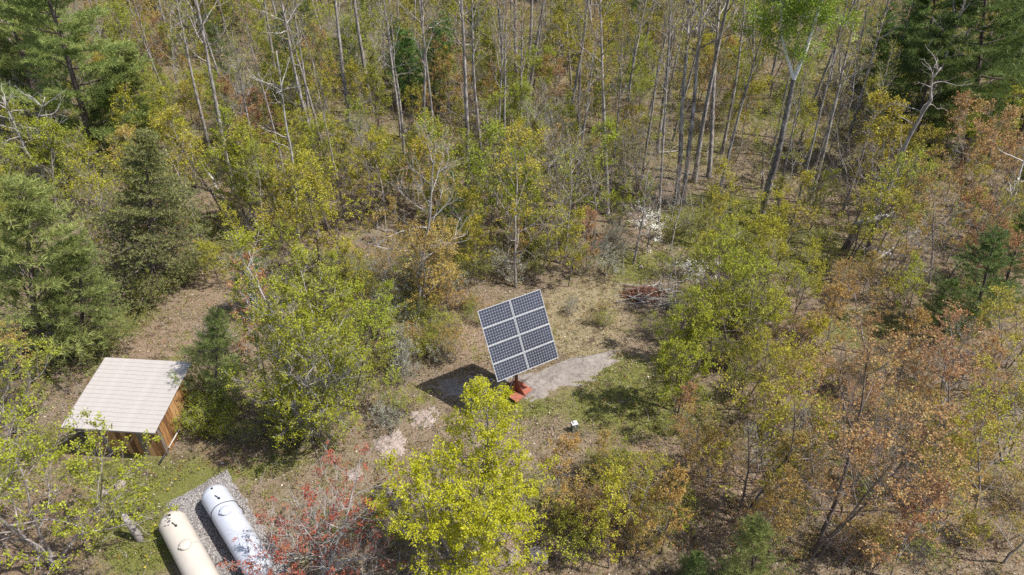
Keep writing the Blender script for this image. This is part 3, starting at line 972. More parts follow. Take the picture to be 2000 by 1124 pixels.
def shed():
    yaw = math.radians(-4.5)
    g = at(264, 780, 2.35)
    g[2] = float(terrain(g[0], g[1]))
    # centre of the roof worked out from its four corners, dropped to the ground
    cx, cy = -16.82, 21.32
    root = empty('wooden_shed', (cx, cy, g[2]), yaw)
    tag(root, 'small wooden shed of upright orange boards with cream ribbed roof', 'shed')
    W, D = 3.15, 2.95
    ox, oy = 0.16, 0.05            # walls sit a little right of the roof centre
    RW, RD = 4.12, 3.75
    zf, zb = 2.05, 2.62
    slope = math.atan2(zb - zf, RD)
    roof = empty('roof', (0, 0, (zf + zb) / 2))
    roof.parent = root
    roof.rotation_euler = (slope, 0, 0)
    n = 17
    step = RD / math.cos(slope) / n
    import bmesh
    prof = [(-0.5, 0.0), (-0.47, 0.008), (-0.42, 0.008), (-0.39, 0.0), (0.5, 0.0)]
    me = bpy.data.meshes.new('roof_sheet')
    vs, fs = [], []
    for x in (-RW / 2, RW / 2):
        for (u, h) in prof:
            vs.append((x, u * (step - 0.004), h + 0.004))
        for (u, h) in prof:
            vs.append((x, u * (step - 0.004), h - 0.012))
    k = len(prof)
    for i in range(k - 1):
        fs.append((i, 2 * k + i, 2 * k + i + 1, i + 1))
        fs.append((k + i + 1, 3 * k + i + 1, 3 * k + i, k + i))
        fs.append((i, i + 1, k + i + 1, k + i))
        fs.append((2 * k + i + 1, 2 * k + i, 3 * k + i, 3 * k + i + 1))
    fs.append((0, k, 3 * k, 2 * k)); fs.append((k - 1, 3 * k - 1, 4 * k - 1, 2 * k - 1))
    me.from_pydata(vs, [], fs)
    for i in range(n):
        o = link_obj('roof_sheet', me, M['roof'], roof, (random.uniform(-0.006, 0.006), (i - (n - 1) / 2) * step, random.uniform(0, 0.003)))
    add_box('front_fascia', (RW - 0.02, 0.03, 0.11), (0, -RD / 2 / math.cos(slope) + 0.03, -0.075), M['roof_trim'], roof, None, 0.004)
    add_box('rear_fascia', (RW - 0.02, 0.03, 0.11), (0, RD / 2 / math.cos(slope) - 0.03, -0.075), M['roof_trim'], roof, None, 0.004)
    for x in (-1.6, -0.8, 0, 0.8, 1.6):
        add_box('rafter', (0.05, RD - 0.1, 0.1), (x, 0, -0.07), M['timber'], roof, None, 0.004)

    def roof_z(y):
        return (zf + zb) / 2 + y * math.tan(slope) - 0.15
    def wall(name, x0, y0, x1, y1, cnt, mats):
        w = empty(name, (0, 0, 0)); w.parent = root
        d = np.array([x1 - x0, y1 - y0]); L = np.linalg.norm(d); d /= L
        a = math.atan2(d[1], d[0])
        bw = L / cnt
        for i in range(cnt):
            c = np.array([x0, y0]) + d * bw * (i + 0.5)
            h = roof_z(c[1]) - 0.02 + random.uniform(-0.02, 0.0) + 0.06
            me_ = box_mesh('board', bw - random.uniform(0.008, 0.02), 0.028, h + 0.05, 0.003)
            o = link_obj('board', me_, mats[0] if random.random() < mats[2] else mats[1], w, (c[0], c[1], h / 2 - 0.03))
            o.rotation_euler = (random.uniform(-0.01, 0.01), random.uniform(-0.008, 0.008), a)
        return w
    x0, x1, y0, y1 = ox - W / 2, ox + W / 2, oy - D / 2, oy + D / 2
    wall('front_wall', x0, y0, x1, y0, 13, (M['boards'], M['boards_grey'], 0.85))
    wall('right_wall', x1, y0 + 0.03, x1, y1, 14, (M['boards'], M['boards_grey'], 0.8))
    wall('rear_wall', x1 - 0.03, y1, x0, y1, 13, (M['boards'], M['boards_grey'], 0.7))
    wall('left_wall', x0, y1 - 0.03, x0, y0 + 0.03, 13, (M['boards'], M['boards_grey'], 0.7))
    for x, y in ((x0 + 0.08, y0 + 0.08), (x1 - 0.08, y0 + 0.08), (x0 + 0.08, y1 - 0.08), (x1 - 0.08, y1 - 0.08)):
        h = roof_z(y)
        add_box('corner_post', (0.09, 0.09, h + 0.05), (x, y, h / 2), M['timber'], root, None, 0.005)


shed()

# black and white stick lying beside the shed corner
a_, b_ = ground_at(312, 908), ground_at(356, 852)
p0 = np.array([a_[0], a_[1], a_[2] + 0.05]); p1 = np.array([b_[0], b_[1], b_[2] + 0.45])
rod = empty('marker_pole', tuple(p0))
tag(rod, 'long pole, half black half pale, lying by the shed corner', 'pole')
mid_ = p0 + (p1 - p0) * 0.47
tube_obj('lower_section', [np.zeros(3), mid_ - p0], 0.045, plain_mat('black_plastic', (0.012, 0.012, 0.013), (0.03, 0.03, 0.03), 5, 0.5), rod, 10)
tube_obj('upper_section', [mid_ - p0, (p1 - p0)], 0.027, plain_mat('pale_pole', (0.46, 0.45, 0.43), (0.58, 0.57, 0.55), 5, 0.5), rod, 10)
tube_obj('collar', [(mid_ - p0) * 0.97, (mid_ - p0) * 1.03], 0.053, M['conduit'], rod, 10)


# ------------------------------------------------------------------ propane tanks
M['tank_cream'] = plain_mat('cream_tank_paint', (0.50, 0.44, 0.375), (0.55, 0.49, 0.425), 1.5, 0.38, 0.0, 0.02, 0.45)
M['tank_white'] = plain_mat('white_tank_paint', (0.45, 0.46, 0.51), (0.50, 0.515, 0.565), 1.5, 0.38, 0.0, 0.02, 0.45)
M['black'] = plain_mat('black_rubber', (0.015, 0.015, 0.016), (0.03, 0.03, 0.03), 8, 0.6)
M['concrete'] = plain_mat('concrete_block', (0.34, 0.32, 0.30), (0.46, 0.44, 0.41), 9, 0.9, 0, 0.4)


def revolve(name, prof, sides, mat, parent, smooth=True):
    """Profile (s along local x, radius) turned about local x."""
    q = Quads()
    pts = np.array([(s, 0, 0) for s, _ in prof], float)
    rad = np.array([r for _, r in prof])
    a = np.arange(sides) * 2 * PI / sides
    ring = np.zeros((len(prof), sides, 3))
    ring[..., 0] = pts[:, 0][:, None]
    ring[..., 1] = np.cos(a)[None] * rad[:, None]
    ring[..., 2] = np.sin(a)[None] * rad[:, None]
    i = np.arange(len(prof) - 1)[:, None] * sides; j = np.arange(sides)[None]; j2 = (j + 1) % sides
    q.add(ring, np.stack([i + j, i + sides + j, i + sides + j2, i + j2], -1))
    return link_obj(name, q.mesh(name, smooth), mat, parent)


def tank(center, mat, label, banded, dome_s, name='propane_tank'):
    R, L = 0.52, 4.9
    axis_z = 0.78
    gz = float(terrain(*center)) + 0.05
    rz = math.atan2(TDIR[1], TDIR[0])
    root = empty(name, (center[0], center[1], gz), rz)
    tag(root, label, 'tank')
    c = L / 2 - R
    prof = []
    for k in range(11):
        a = PI / 2 * k / 10
        prof.append((-c - R * math.cos(a), max(R * math.sin(a), 0.002)))
    for s in (-c * 0.66, -c * 0.33, 0, c * 0.33, c * 0.66):
        prof.append((s, R))
    for k in range(11):
        a = PI / 2 * (1 - k / 10)
        prof.append((c + R * math.cos(a), max(R * math.sin(a), 0.002)))
    b = revolve('shell', prof, 48, mat, root)
    b.location = (0, 0, axis_z)
    for s in (-c, c):      # weld seams
        w = revolve('weld_seam', [(s - 0.012, R * 0.999), (s - 0.006, R + 0.005), (s + 0.006, R + 0.005), (s + 0.012, R * 0.999)], 48, mat, root)
        w.location = (0, 0, axis_z)
    # valve dome on top (with lid and lip)
    dq = Quads()
    zz = [(-0.08, 0.215), (0.05, 0.215), (0.055, 0.23), (0.085, 0.23), (0.115, 0.20), (0.14, 0.13), (0.15, 0.002)]
    a = np.arange(28) * 2 * PI / 28
    ring = np.array([[(math.cos(t) * r, math.sin(t) * r * 0.9, z) for t in a] for z, r in zz])
    i = np.arange(len(zz) - 1)[:, None] * 28; j = np.arange(28)[None]; j2 = (j + 1) % 28
    dq.add(ring, np.stack([i + j, i + j2, i + 28 + j2, i + 28 + j], -1))
    dm = link_obj('valve_dome', dq.mesh('valve_dome', True), mat, root, (dome_s, 0, axis_z + R - 0.02))
    hg = add_box('hinge', (0.1, 0.05, 0.03), (0, -0.2, 0.08), mat, dm, None, 0.005)
    # lifting lug slot and gauge fitting near the far head
    def on_top(s, off, lift=0.0):
        return (s, off, axis_z + math.sqrt(max((R + lift) ** 2 - off ** 2, 0)))
    f1 = tube_obj('plug', [(0, 0, -0.02), (0, 0, 0.03)], [0.045, 0.04], M['black'], root, 12)
    f1.location = on_top(-c - 0.06, 0.0)
    tube_obj('lifting_lug', [on_top(-c + 0.34, -0.06, 0.0), on_top(-c + 0.38, -0.03, 0.05), on_top(-c + 0.48, 0.0, 0.05), on_top(-c + 0.55, 0.03, 0.0)], 0.014, M['black'], root, 8)
    f2 = tube_obj('gauge', [(0, 0, -0.02), (0, 0, 0.05)], [0.05, 0.042], M['black'], root, 12)
    f2.location = on_top(-c + 0.58, 0.03)
    tube_obj('lifting_lug', [on_top(c - 0.34, -0.06, 0.0), on_top(c - 0.38, -0.03, 0.05), on_top(c - 0.48, 0.0, 0.05), on_top(c - 0.55, 0.03, 0.0)], 0.014, M['black'], root, 8)
    # pipe from the dome over the right flank
    pts = []
    for t in np.linspace(0.38, 1.75, 14):
        pts.append((dome_s + 0.02, R * 1.02 * math.sin(t) * 1.0, axis_z + R * 1.02 * math.cos(t)))
    tube_obj('gas_pipe', pts, 0.017, M['conduit'] if not banded else mat, root, 8)
    if banded:
        pts = []
        for t in np.linspace(-1.8, 1.7, 34):
            pts.append((-c + 0.86 + 0.03 * math.sin(3 * t), (R + 0.012) * math.sin(t), axis_z + (R + 0.012) * math.cos(t)))
        tube_obj('strap_cable', pts, 0.014, M['black'], root, 8)
        tube_obj('hanging_cable', [(-c + 0.86, R + 0.02, axis_z - 0.05), (-c + 1.2, R + 0.05, axis_z + 0.05), (-c + 1.52, R + 0.03, axis_z + 0.1), (-c + 1.62, R * 0.93, axis_z + 0.26)], 0.014, M['black'], root, 8)
    # saddle legs on concrete blocks
    for s in (-c * 0.62, c * 0.62):
        add_box('saddle', (0.14, 0.72, 0.36), (s, 0, 0.30), mat, root, None, 0.01)
        add_box('footing', (0.42, 0.95, 0.2), (s, 0, 0.05), M['concrete'], root, None, 0.015)


tank((-10.60, 15.52), M['tank_white'], 'white propane tank with black cable strap, nearer the red-budded shrub', True, -0.62)
tank((-11.80, 14.30), M['tank_cream'], 'cream propane tank with domed lid, left of the white one', False, -0.30)


# ------------------------------------------------------------------ small utility box, stump post, logs, brush pile
def utility_box():
    g = ground_at(1121, 842)
    root = empty('utility_box', tuple(g), 0.32)
    root.scale = (0.8, 0.8, 0.8)
    tag(root, 'small grey utility box with white lid in undergrowth below solar panel', 'utility box')
    body = plain_mat('grey_green_enclosure', (0.09, 0.11, 0.095), (0.13, 0.15, 0.13), 6, 0.55)
    lid = plain_mat('white_lid', (0.42, 0.41, 0.40), (0.52, 0.51, 0.49), 6, 0.6)
    side = plain_mat('pale_side_panel', (0.50, 0.49, 0.46), (0.58, 0.57, 0.54), 6, 0.5)
    add_box('body', (0.34, 0.26, 0.62), (0, 0, 0.30), body, root, None, 0.008)
    add_box('side_panel', (0.012, 0.22, 0.5), (0.179, 0, 0.33), side, root, None, 0.003)
    add_box('lid', (0.37, 0.30, 0.05), (0, 0, 0.638), lid, root, None, 0.01)
    add_box('cap', (0.22, 0.16, 0.07), (0.03, 0.05, 0.70), lid, root, None, 0.012)
    add_box('latch', (0.05, 0.02, 0.07), (0, -0.142, 0.5), M['alu'], root, None, 0.003)


utility_box()

g = ground_at(274, 1054)
post = empty('log_post', tuple(g))
tag(post, 'short crooked grey log standing in grass beside the tanks', 'log')
tube_obj('trunk', [(0, 0, -0.15), (-0.01, 0.02, 0.25), (-0.10, 0.05, 0.7), (-0.14, 0.06, 1.15), (-0.22, 0.10, 1.42)], [0.17, 0.155, 0.14, 0.13, 0.10], M['log'], post, 12)
tube_obj('broken_top', [(-0.21, 0.095, 1.38), (-0.26, 0.12, 1.50)], [0.085, 0.02], M['bark_pale'], post, 8)


def fallen_log(px0, py0, px1, py1, r, label, mat='log', lift0=0.0, lift1=0.0, stubs=3, seed=0, name='fallen_log'):
    rng = np.random.default_rng(seed + 90)
    a = ground_at(px0, py0); b = ground_at(px1, py1)
    a = a + np.array([0, 0, r * 0.6 + lift0]); b = b + np.array([0, 0, r * 0.6 + lift1])
    root = empty(name, tuple(a))
    tag(root, label, 'log')
    t = np.linspace(0, 1, 9)[:, None]
    pts = (b - a) * t + rng.normal(0, 0.04, (9, 3)) * np.sin(t * PI)
    tube_obj('trunk', pts, r * (1 - 0.45 * t[:, 0]), M[mat], root, 9)
    for k in range(stubs):
        p, d = along(pts, rng.uniform(0.3, 0.9))
        dd = perp_dir(rng, d, rng.uniform(0.6, 1.2)); dd[2] = abs(dd[2])
        br = branch(rng, p, dd, rng.uniform(0.5, 1.6), 4, 0.15, 0.02)
        tube_obj('branch_stub', br, np.linspace(r * 0.4, 0.012, 5), M[mat], root, 6)
    return root


fallen_log(790, 262, 878, 222, 0.2, 'grey fallen log lying behind the young green pines', seed=1)
fallen_log(520, 272, 580, 262, 0.14, 'pale fallen log across the gold saplings at upper left', 'bark_pale', 0.8, 1.2, seed=2)
fallen_log(372, 312, 452, 412, 0.11, 'crooked leaning dead log beside the left aspen trunk', 'bark_pale', 2.2, 0.0, 5, seed=3)
fallen_log(1560, 768, 1650, 742, 0.10, 'dark fallen log on litter right of the brush pile', 'bark_dark', seed=4)
fallen_log(1365, 500, 1445, 484, 0.07, 'thin pale fallen stem in bright green undergrowth', 'bark_pale', 0.6, 1.2, seed=5)
fallen_log(1085, 405, 1165, 380, 0.08, 'pale fallen branch between two tall aspens', 'bark_pale', 0.1, 0.9, 5, seed=6)
fallen_log(1280, 300, 1330, 296, 0.09, 'small grey log on open floor near the twin aspen', seed=7)
fallen_log(1070, 352, 1140, 300, 0.10, 'bleached fallen tree top with many bare branches', 'bark_pale', 1.0, 2.0, 9, seed=8)
fallen_log(1700, 520, 1790, 470, 0.10, 'weathered log lying in the shade left of the right-hand pine', 'bark_pale', 0.2, 0.8, 5, seed=9)


def broken_snag():
    g = ground_at(1645, 498)
    root = empty('broken_snag', tuple(g))
    tag(root, 'snapped dark trunk with its pale top bent over to the right', 'dead tree')
    tube_obj('trunk', [(0, 0, -0.2), (0.15, 0, 0.9), (0.45, 0, 1.9), (0.95, 0.1, 2.45)], [0.27, 0.24, 0.22, 0.17], M['bark_dark'], root, 12)
    tube_obj('bent_top', [(0.1, -0.05, 2.25), (0.7, 0.0, 2.5), (1.5, 0.1, 2.65), (2.1, 0.2, 2.75)], [0.16, 0.2, 0.18, 0.08], M['bark_pale'], root, 10)
    for k in range(4):
        rr = np.random.default_rng(k + 5)
        br = branch(rr, (1.3 + 0.25 * k, 0.1, 2.65), (0.5, rr.uniform(-1, 1), 0.5), 0.9, 4, 0.2, 0)
        tube_obj('branch_stub', br, np.linspace(0.05, 0.01, 5), M['bark_pale'], root, 6)


broken_snag()


def brush_pile():
    c = ground_at(1268, 585)
    root = empty('brush_pile', tuple(c))
    tag(root, 'pile of cut grey branches and rust-brown needles at clearing edge', 'brush pile')
    rng = np.random.default_rng(77)
    # mound of rust-brown dead needles
    q = Quads()
    n = 2000
    a = rng.uniform(0, 2 * PI, n); r = np.sqrt(rng.uniform(0, 1, n))
    x = np.cos(a) * r * 1.3 - 0.2; y = np.sin(a) * r * 0.7 + 0.35
    z = 0.5 * (1 - r ** 1.5) * rng.uniform(0.2, 1, n) + 0.03
    ax = rng.normal(size=(n, 3)); ax[:, 2] *= 0.4
    leaf_quads(q, np.stack([x, y, z], 1), ax, rng.uniform(0.12, 0.3, n), rng.uniform(0, 1, n), rng, wid=0.18)
    o = link_obj('dead_needles', q.mesh('dead_needles'), leaf_mat('dead_needles', [(0, (0.07, 0.035, 0.022)), (0.5, (0.16, 0.08, 0.045)), (1, (0.28, 0.16, 0.10))], 0.1), root)
    o['kind'] = 'stuff'
    for k in range(60):
        ang = rng.normal(0.15, 0.5) + (PI if rng.uniform() < 0.5 else 0)
        L = rng.uniform(0.8, 2.2)
        p = np.array([rng.uniform(-1.1, 1.4), rng.uniform(-1.1, 1.2), rng.uniform(0.04, 0.5)])
        br = branch(rng, p - np.array([math.cos(ang), math.sin(ang), 0]) * L / 2, (math.cos(ang), math.sin(ang), rng.uniform(-0.08, 0.12)), L, 5, 0.08, 0)
        br[:, 2] = np.maximum(br[:, 2], 0.03)
        r0 = rng.uniform(0.012, 0.042)
        tube_obj('branch', br, np.linspace(r0, r0 * 0.4, 6), M['bark_pale' if rng.uniform() < 0.4 else 'log'], root, 6)


brush_pile()


def cut_stump(px, py, r, h, label):
    g = ground_at(px, py)
    o = empty('tree_stump', tuple(g))
    tag(o, label, 'stump')
    tube_obj('trunk', [(0, 0, -0.1), (0, 0, 0.08), (0.01, 0, h)], [r * 1.35, r * 1.08, r], M['bark_grey'], o, 12)
    tube_obj('cut_face', [(0.01, 0, h - 0.004), (0.01, 0, h + 0.006)], [r * 0.93, r * 0.93], plain_mat('cut_wood', (0.42, 0.33, 0.22), (0.55, 0.45, 0.32), 8, 0.8), o, 12)


cut_stump(1122, 1045, 0.16, 0.28, 'low dark stump right of the lime-green maple')
cut_stump(420, 300, 0.14, 0.5, 'dark stump beside the left aspen trunk')


# ------------------------------------------------------------------ trees: mesh library
LIB = {}


def lib(key, wc):
    w, c = wc
    LIB.setdefault(key, []).append((w.mesh('trunk', True), c.mesh('crown')))


for s in range(5):     # young maples with small spring leaves
    lib('maple', broadleaf(100 + s, 8.0, 0.065, stems=1 if s % 2 else 2, start=0.18, width=2.2, limbs=20 if s % 2 else 13, subs=6, twigs=5, leaves=6, leaf=0.095, cover=0.85, upright=0.45, low_bare=0.25, stem_spread=0.14, twig_len=0.6))
for s in range(4):     # airy young trees with few leaves
    lib('airy', broadleaf(150 + s, 8.0, 0.065, stems=1 + s % 2, start=0.2, width=2.6, limbs=16 if s % 2 == 0 else 10, subs=6, twigs=5, leaves=5, leaf=0.092, cover=0.7, upright=0.5, low_bare=0.35, stem_spread=0.2, wander=0.08, twig_len=0.6))
for s in range(4):     # thin straight saplings, sparse leaves
    lib('sapling', broadleaf(200 + s, 7.0, 0.04, stems=1, start=0.2, width=1.4, limbs=17, subs=5, twigs=4, leaves=6, leaf=0.095, cover=0.75, upright=0.6, low_bare=0.25))
for s in range(4):     # bare twiggy trees
    lib('bare', broadleaf(300 + s, 8.0, 0.065, stems=1 + s % 2, start=0.25, width=2.1, limbs=15 if s % 2 == 0 else 10, subs=6, twigs=4, leaves=3, leaf=0.06, cover=0.3, upright=0.35, wander=0.08, twig_len=0.65))
for s in range(4):     # tall aspens
    lib('aspen', broadleaf(400 + s, 20.0, 0.175, stems=1, start=0.5, width=2.7, limbs=17, subs=5, twigs=4, leaves=3, leaf=0.09, cover=0.6, upright=0.75, wander=0.022, twig_len=0.8))
for s in range(4):     # shrubs
    lib('shrub', broadleaf(500 + s, 2.0, 0.016, stems=6, start=0.15, width=0.8, limbs=6, subs=4, twigs=3, leaves=5, leaf=0.06, cover=0.5, upright=0.6, stem_spread=0.45, twig_len=0.35))
for s in range(2):     # upright leafy poplar
    lib('poplar', broadleaf(600 + s, 7.5, 0.05, stems=3, start=0.18, width=1.4, limbs=13, subs=5, twigs=4, leaves=7, leaf=0.085, cover=0.8, upright=0.8, stem_spread=0.1))
for s in range(2):     # thin blossoming shrub
    lib('blossom', broadleaf(650 + s, 2.6, 0.016, stems=3, start=0.3, width=0.45, limbs=5, subs=3, twigs=2, leaves=6, leaf=0.055, cover=0.7, upright=0.8, stem_spread=0.25, twig_len=0.3))
lib('lime', broadleaf(700, 10.2, 0.11, stems=5, start=0.18, width=2.7, limbs=16, subs=7, twigs=4, leaves=13, leaf=0.070, cover=0.68, upright=0.62, stem_spread=0.24, twig_len=0.5))
lib('bush', broadleaf(710, 9.2, 0.075, stems=6, start=0.12, width=2.0, limbs=16, subs=6, twigs=4, leaves=9, leaf=0.072, cover=0.7, upright=0.65, stem_spread=0.27, low_bare=0.25))
lib('shedtree', broadleaf(725, 9.6, 0.09, stems=3, start=0.2, width=3.2, limbs=15, subs=6, twigs=4, leaves=7, leaf=0.085, cover=0.62, upright=0.35, stem_spread=0.2, wander=0.09, low_bare=0.2))
lib('redshrub', broadleaf(730, 5.2, 0.05, stems=5, start=0.18, width=1.9, limbs=12, subs=5, twigs=4, leaves=9, leaf=0.07, cover=0.2, upright=0.5, stem_spread=0.42, wander=0.12, twig_len=0.5, tip_first=0.6))
lib('rusttree', broadleaf(740, 11.0, 0.085, stems=3, start=0.22, width=3.2, limbs=13, subs=6, twigs=5, leaves=5, leaf=0.08, cover=0.6, upright=0.5, stem_spread=0.24, low_bare=0.3, twig_len=0.6))
for s in range(3):     # young white pines
    lib('pine', conifer(800 + s, 8.0, 0.12, start=0.04, width=2.5, gap=0.6, per=5, subs=7, tuft_m=13, tuft_len=0.24, tuft_w=0.085, rise=0.5, uneven=0.45, keep=0.82, step=0.17))
for s in range(2):     # big layered pines
    lib('bigpine', conifer(830 + s, 16.0, 0.27, start=0.25, width=4.4, gap=1.25, per=6, subs=16, tuft_m=14, tuft_len=0.32, tuft_w=0.1, rise=0.2, taper=0.45, step=0.18, flat=True, uneven=0.35, keep=0.82))
for s in range(1):
    lib('spruce', conifer(860 + s, 10.0, 0.13, start=0.04, width=3.4, gap=0.5, per=7, subs=9, tuft_m=10, tuft_len=0.16, tuft_w=0.16, rise=0.15, droop=0.2, taper=0.8, step=0.16, flat=True, uneven=0.4, keep=0.9))
NOMINAL = dict(maple=8, sapling=7, bare=8, aspen=20, shrub=2, poplar=7.5, lime=10.2, bush=9.2, shedtree=9.6, redshrub=5.2, rusttree=11, pine=8, bigpine=16, spruce=10, blossom=2.6, airy=8)

TREES = []       # (object, look, crown pixel, has own label)


def plant(shape, name, cat, look, leafm, barkm, base, height, lean=(0, 0), rz=None, variant=None, wide=1.0, label=None, group=None):
    """One tree or shrub: an Empty at its base with the parts trunk and crown."""
    vs = LIB[shape]
    k = random.randrange(len(vs)) if variant is None else variant % len(vs)
    wm, cm = vs[k]
    s = height / NOMINAL[shape]
    o = empty(name, tuple(base))
    rz = random.uniform(0, 2 * PI) if rz is None else rz
    axis = Vector((lean[0], lean[1], 1)).normalized()
    o.rotation_mode = 'QUATERNION'
    o.rotation_quaternion = Vector((0, 0, 1)).rotation_difference(axis) @ Quaternion((0, 0, 1), rz)
    o.scale = (s * wide, s * wide, s)
    for part, me, m in (('trunk', wm, M[barkm]), ('crown', cm, M[leafm])):
        p = bpy.data.objects.new(part, me)
        col.objects.link(p)
        p.parent = o
        if len(me.materials) == 0:
            me.materials.append(None)
        p.material_slots[0].link = 'OBJECT'
        p.material_slots[0].material = m
    o['category'] = cat
    if group:
        o['group'] = group
    mid = np.array(base) + np.array([lean[0] * height * 0.55, lean[1] * height * 0.55, height * 0.55])
    if label:
        o['label'] = label
    TREES.append((o, look, pix(mid), bool(label)))
    return o


def hero(shape, name, cat, look, leafm, barkm, bx, by, ux, uy, height=None, **kw):
    g, h, dx = grow_from(bx, by, ux, uy)
    return plant(shape, name, cat, look, leafm, barkm, g, height or h, (dx / h, 0), **kw)


# --- trees with a look of their own
G_ASP = 'tall bare aspens of the forest'
G_MAP = 'young maples of the forest'
G_PIN = 'pines of the forest'
G_BAR = 'bare grey trees'
hero('lime', 'maple_tree', 'tree', 'lime', 'lime', 'bark_grey', 900, 1130, 905, 825, wide=1.2, label='dense lime-green maple in front of the solar panel', rz=0.4)
hero('bush', 'maple_tree', 'tree', 'bush', 'olive', 'bark_pale', 610, 850, 580, 480, label='many-stemmed yellow-green tree clump between shed and solar panel', rz=1.0)
hero('shedtree', 'maple_tree', 'tree', 'shedtree', 'olive', 'bark_grey', 112, 1095, 115, 735, label='spreading olive-leaved tree in front of the wooden shed', rz=3.3, wide=0.95)
hero('redshrub', 'flowering_shrub', 'shrub', 'redshrub', 'red', 'bark_pale', 630, 1125, 630, 955, label='pale-branched shrub with red buds beside the white tank', rz=0.3, wide=1.1)
hero('rusttree', 'maple_tree', 'tree', 'rusttree', 'rust', 'bark_dark', 1590, 1085, 1825, 680, label='large rust-leaved tree leaning right in the lower right', rz=0.8)
hero('poplar', 'poplar_tree', 'tree', 'poplar', 'fresh', 'bark_dark', 1325, 812, 1345, 590, label='leafy green poplar with dark twin stems right of the solar panel', rz=0.5)
hero('blossom', 'serviceberry_shrub', 'shrub', 'serviceberry', 'blossom', 'bark_grey', 1260, 490, 1268, 405, wide=1.3, label='shrub covered in white blossom at the far clearing edge')
hero('blossom', 'serviceberry_shrub', 'shrub', 'serviceberry', 'blossom', 'bark_pale', 1365, 585, 1350, 500, label='white-blossomed shrub with bare pale twigs right of the brush pile')
hero('pine', 'pine_tree', 'tree', 'pine', 'pine_soft', 'bark_pine', 75, 700, 50, 330, label='broad soft-needled pine filling the left edge', wide=1.25, variant=0, group=G_PIN)
hero('pine', 'pine_tree', 'tree', 'pine', 'pine_soft', 'bark_pine', 165, 690, 150, 450, label='smaller soft pine touching the broad one at left edge', wide=1.1, variant=1, group=G_PIN)
hero('spruce', 'spruce_tree', 'tree', 'spruce', 'spruce', 'bark_dark', 300, 565, 275, 255, label='dark olive spruce left of the litter path', variant=0, wide=1.15)
hero('bigpine', 'pine_tree', 'tree', 'pine', 'pine_soft', 'bark_pine', 195, 345, 110, 30, height=16.5, label='tall layered pine with thick dark trunk in the top left', variant=0, group=G_PIN, rz=0.5)
hero('bigpine', 'pine_tree', 'tree', 'pine', 'pine_soft', 'bark_pine', 268, 320, 240, 150, height=9.5, label='flat-topped pine right of the tall layered pine', variant=1, group=G_PIN)
hero('pine', 'pine_tree', 'tree', 'pine', 'pine', 'bark_pine', 190, 345, 185, 215, label='dark young pine under the tall layered pine', variant=2, group=G_PIN)
hero('bigpine', 'pine_tree', 'tree', 'pine', 'pine', 'bark_pine', 1880, 330, 1930, 20, height=16.0, label='big dark pine in the top right', variant=1, group=G_PIN, rz=2)
hero('bigpine', 'pine_tree', 'tree', 'pine', 'pine', 'bark_pine', 1990, 280, 2040, 0, height=17.0, label='big dark pine cut by the right edge near the top', variant=0, group=G_PIN, rz=4)
hero('bigpine', 'pine_tree', 'tree', 'pine', 'pine', 'bark_pine', 1790, 220, 1830, 0, height=14.0, label='shaded pine left of the big dark pine in top right', variant=1, group=G_PIN, rz=1)
hero('pine', 'pine_tree', 'tree', 'pine', 'pine', 'bark_pine', 1900, 640, 1945, 455, label='dark bushy pine at the middle of the right side', variant=3, group=G_PIN, wide=1.25)
hero('pine', 'pine_tree', 'tree', 'pine', 'pine', 'bark_pine', 1830, 660, 1860, 540, label='low dark pine left of the bushy pine at right', variant=2, group=G_PIN, wide=1.2)
hero('pine', 'pine_tree', 'tree', 'pine', 'pine_green', 'bark_pine', 888, 478, 885, 340, label='narrow bright green pine above the solar panel', variant=1, group=G_PIN, wide=0.7)
hero('pine', 'pine_tree', 'tree', 'pine', 'pine_green', 'bark_pine', 492, 610, 485, 480, label='small green pine above the many-stemmed clump', variant=2, group=G_PIN)
hero('pine', 'pine_tree', 'tree', 'pine', 'pine_soft', 'bark_pine', 420, 800, 425, 610, label='small green pine between the shed and the many-stemmed clump', variant=3, group=G_PIN, wide=0.95)
hero('pine', 'pine_tree', 'tree', 'pine', 'pine_soft', 'bark_pine', 1465, 1160, 1475, 1020, label='soft young pine at the bottom edge, right half', variant=0, group=G_PIN, wide=1.1)
hero('pine', 'pine_tree', 'tree', 'pine', 'pine', 'bark_pine', 1360, 1165, 1365, 1080, label='small pine at bottom edge left of the soft young pine', variant=1, group=G_PIN, wide=1.1)
hero('bigpine', 'pine_tree', 'tree', 'pine', 'pine', 'bark_pine', 1775, 345, 1812, 120, height=11.5, label='dark pine directly behind the hooked dead tree', variant=0, group=G_PIN, rz=3)
hero('bigpine', 'pine_tree', 'tree', 'pine', 'pine_soft', 'bark_pine', 90, 270, 20, 20, height=15.0, label='soft pine at left edge behind the tall layered pine', variant=1, group=G_PIN, rz=3)
for i, (bx, by, ux, uy, m) in enumerate([(800, 205, 795, 60, 'pine_green'), (848, 215, 845, 50, 'pine_green'), (875, 175, 872, 30, 'pine_green'), (775, 170, 770, 40, 'pine'), (690, 160, 668, 40, 'pine'),
                                         (572, 200, 545, 30, 'pine'), (610, 170, 590, 10, 'pine'), (752, 330, 742, 250, 'pine_green'), (930, 120, 930, 20, 'pine'), (1105, 90, 1108, -20, 'pine'), (60, 250, 20, 90, 'pine_soft'),
                                         (1700, 330, 1720, 220, 'pine'), (1985, 450, 2010, 320, 'pine'), (395, 60, 380, -40, 'pine'), (1760, 150, 1790, -10, 'pine'), (1960, 560, 2010, 420, 'pine')]):
    hero('pine', 'pine_tree', 'tree', 'green young pine', m, 'bark_pine', bx, by, ux, uy, variant=i, group=G_PIN)

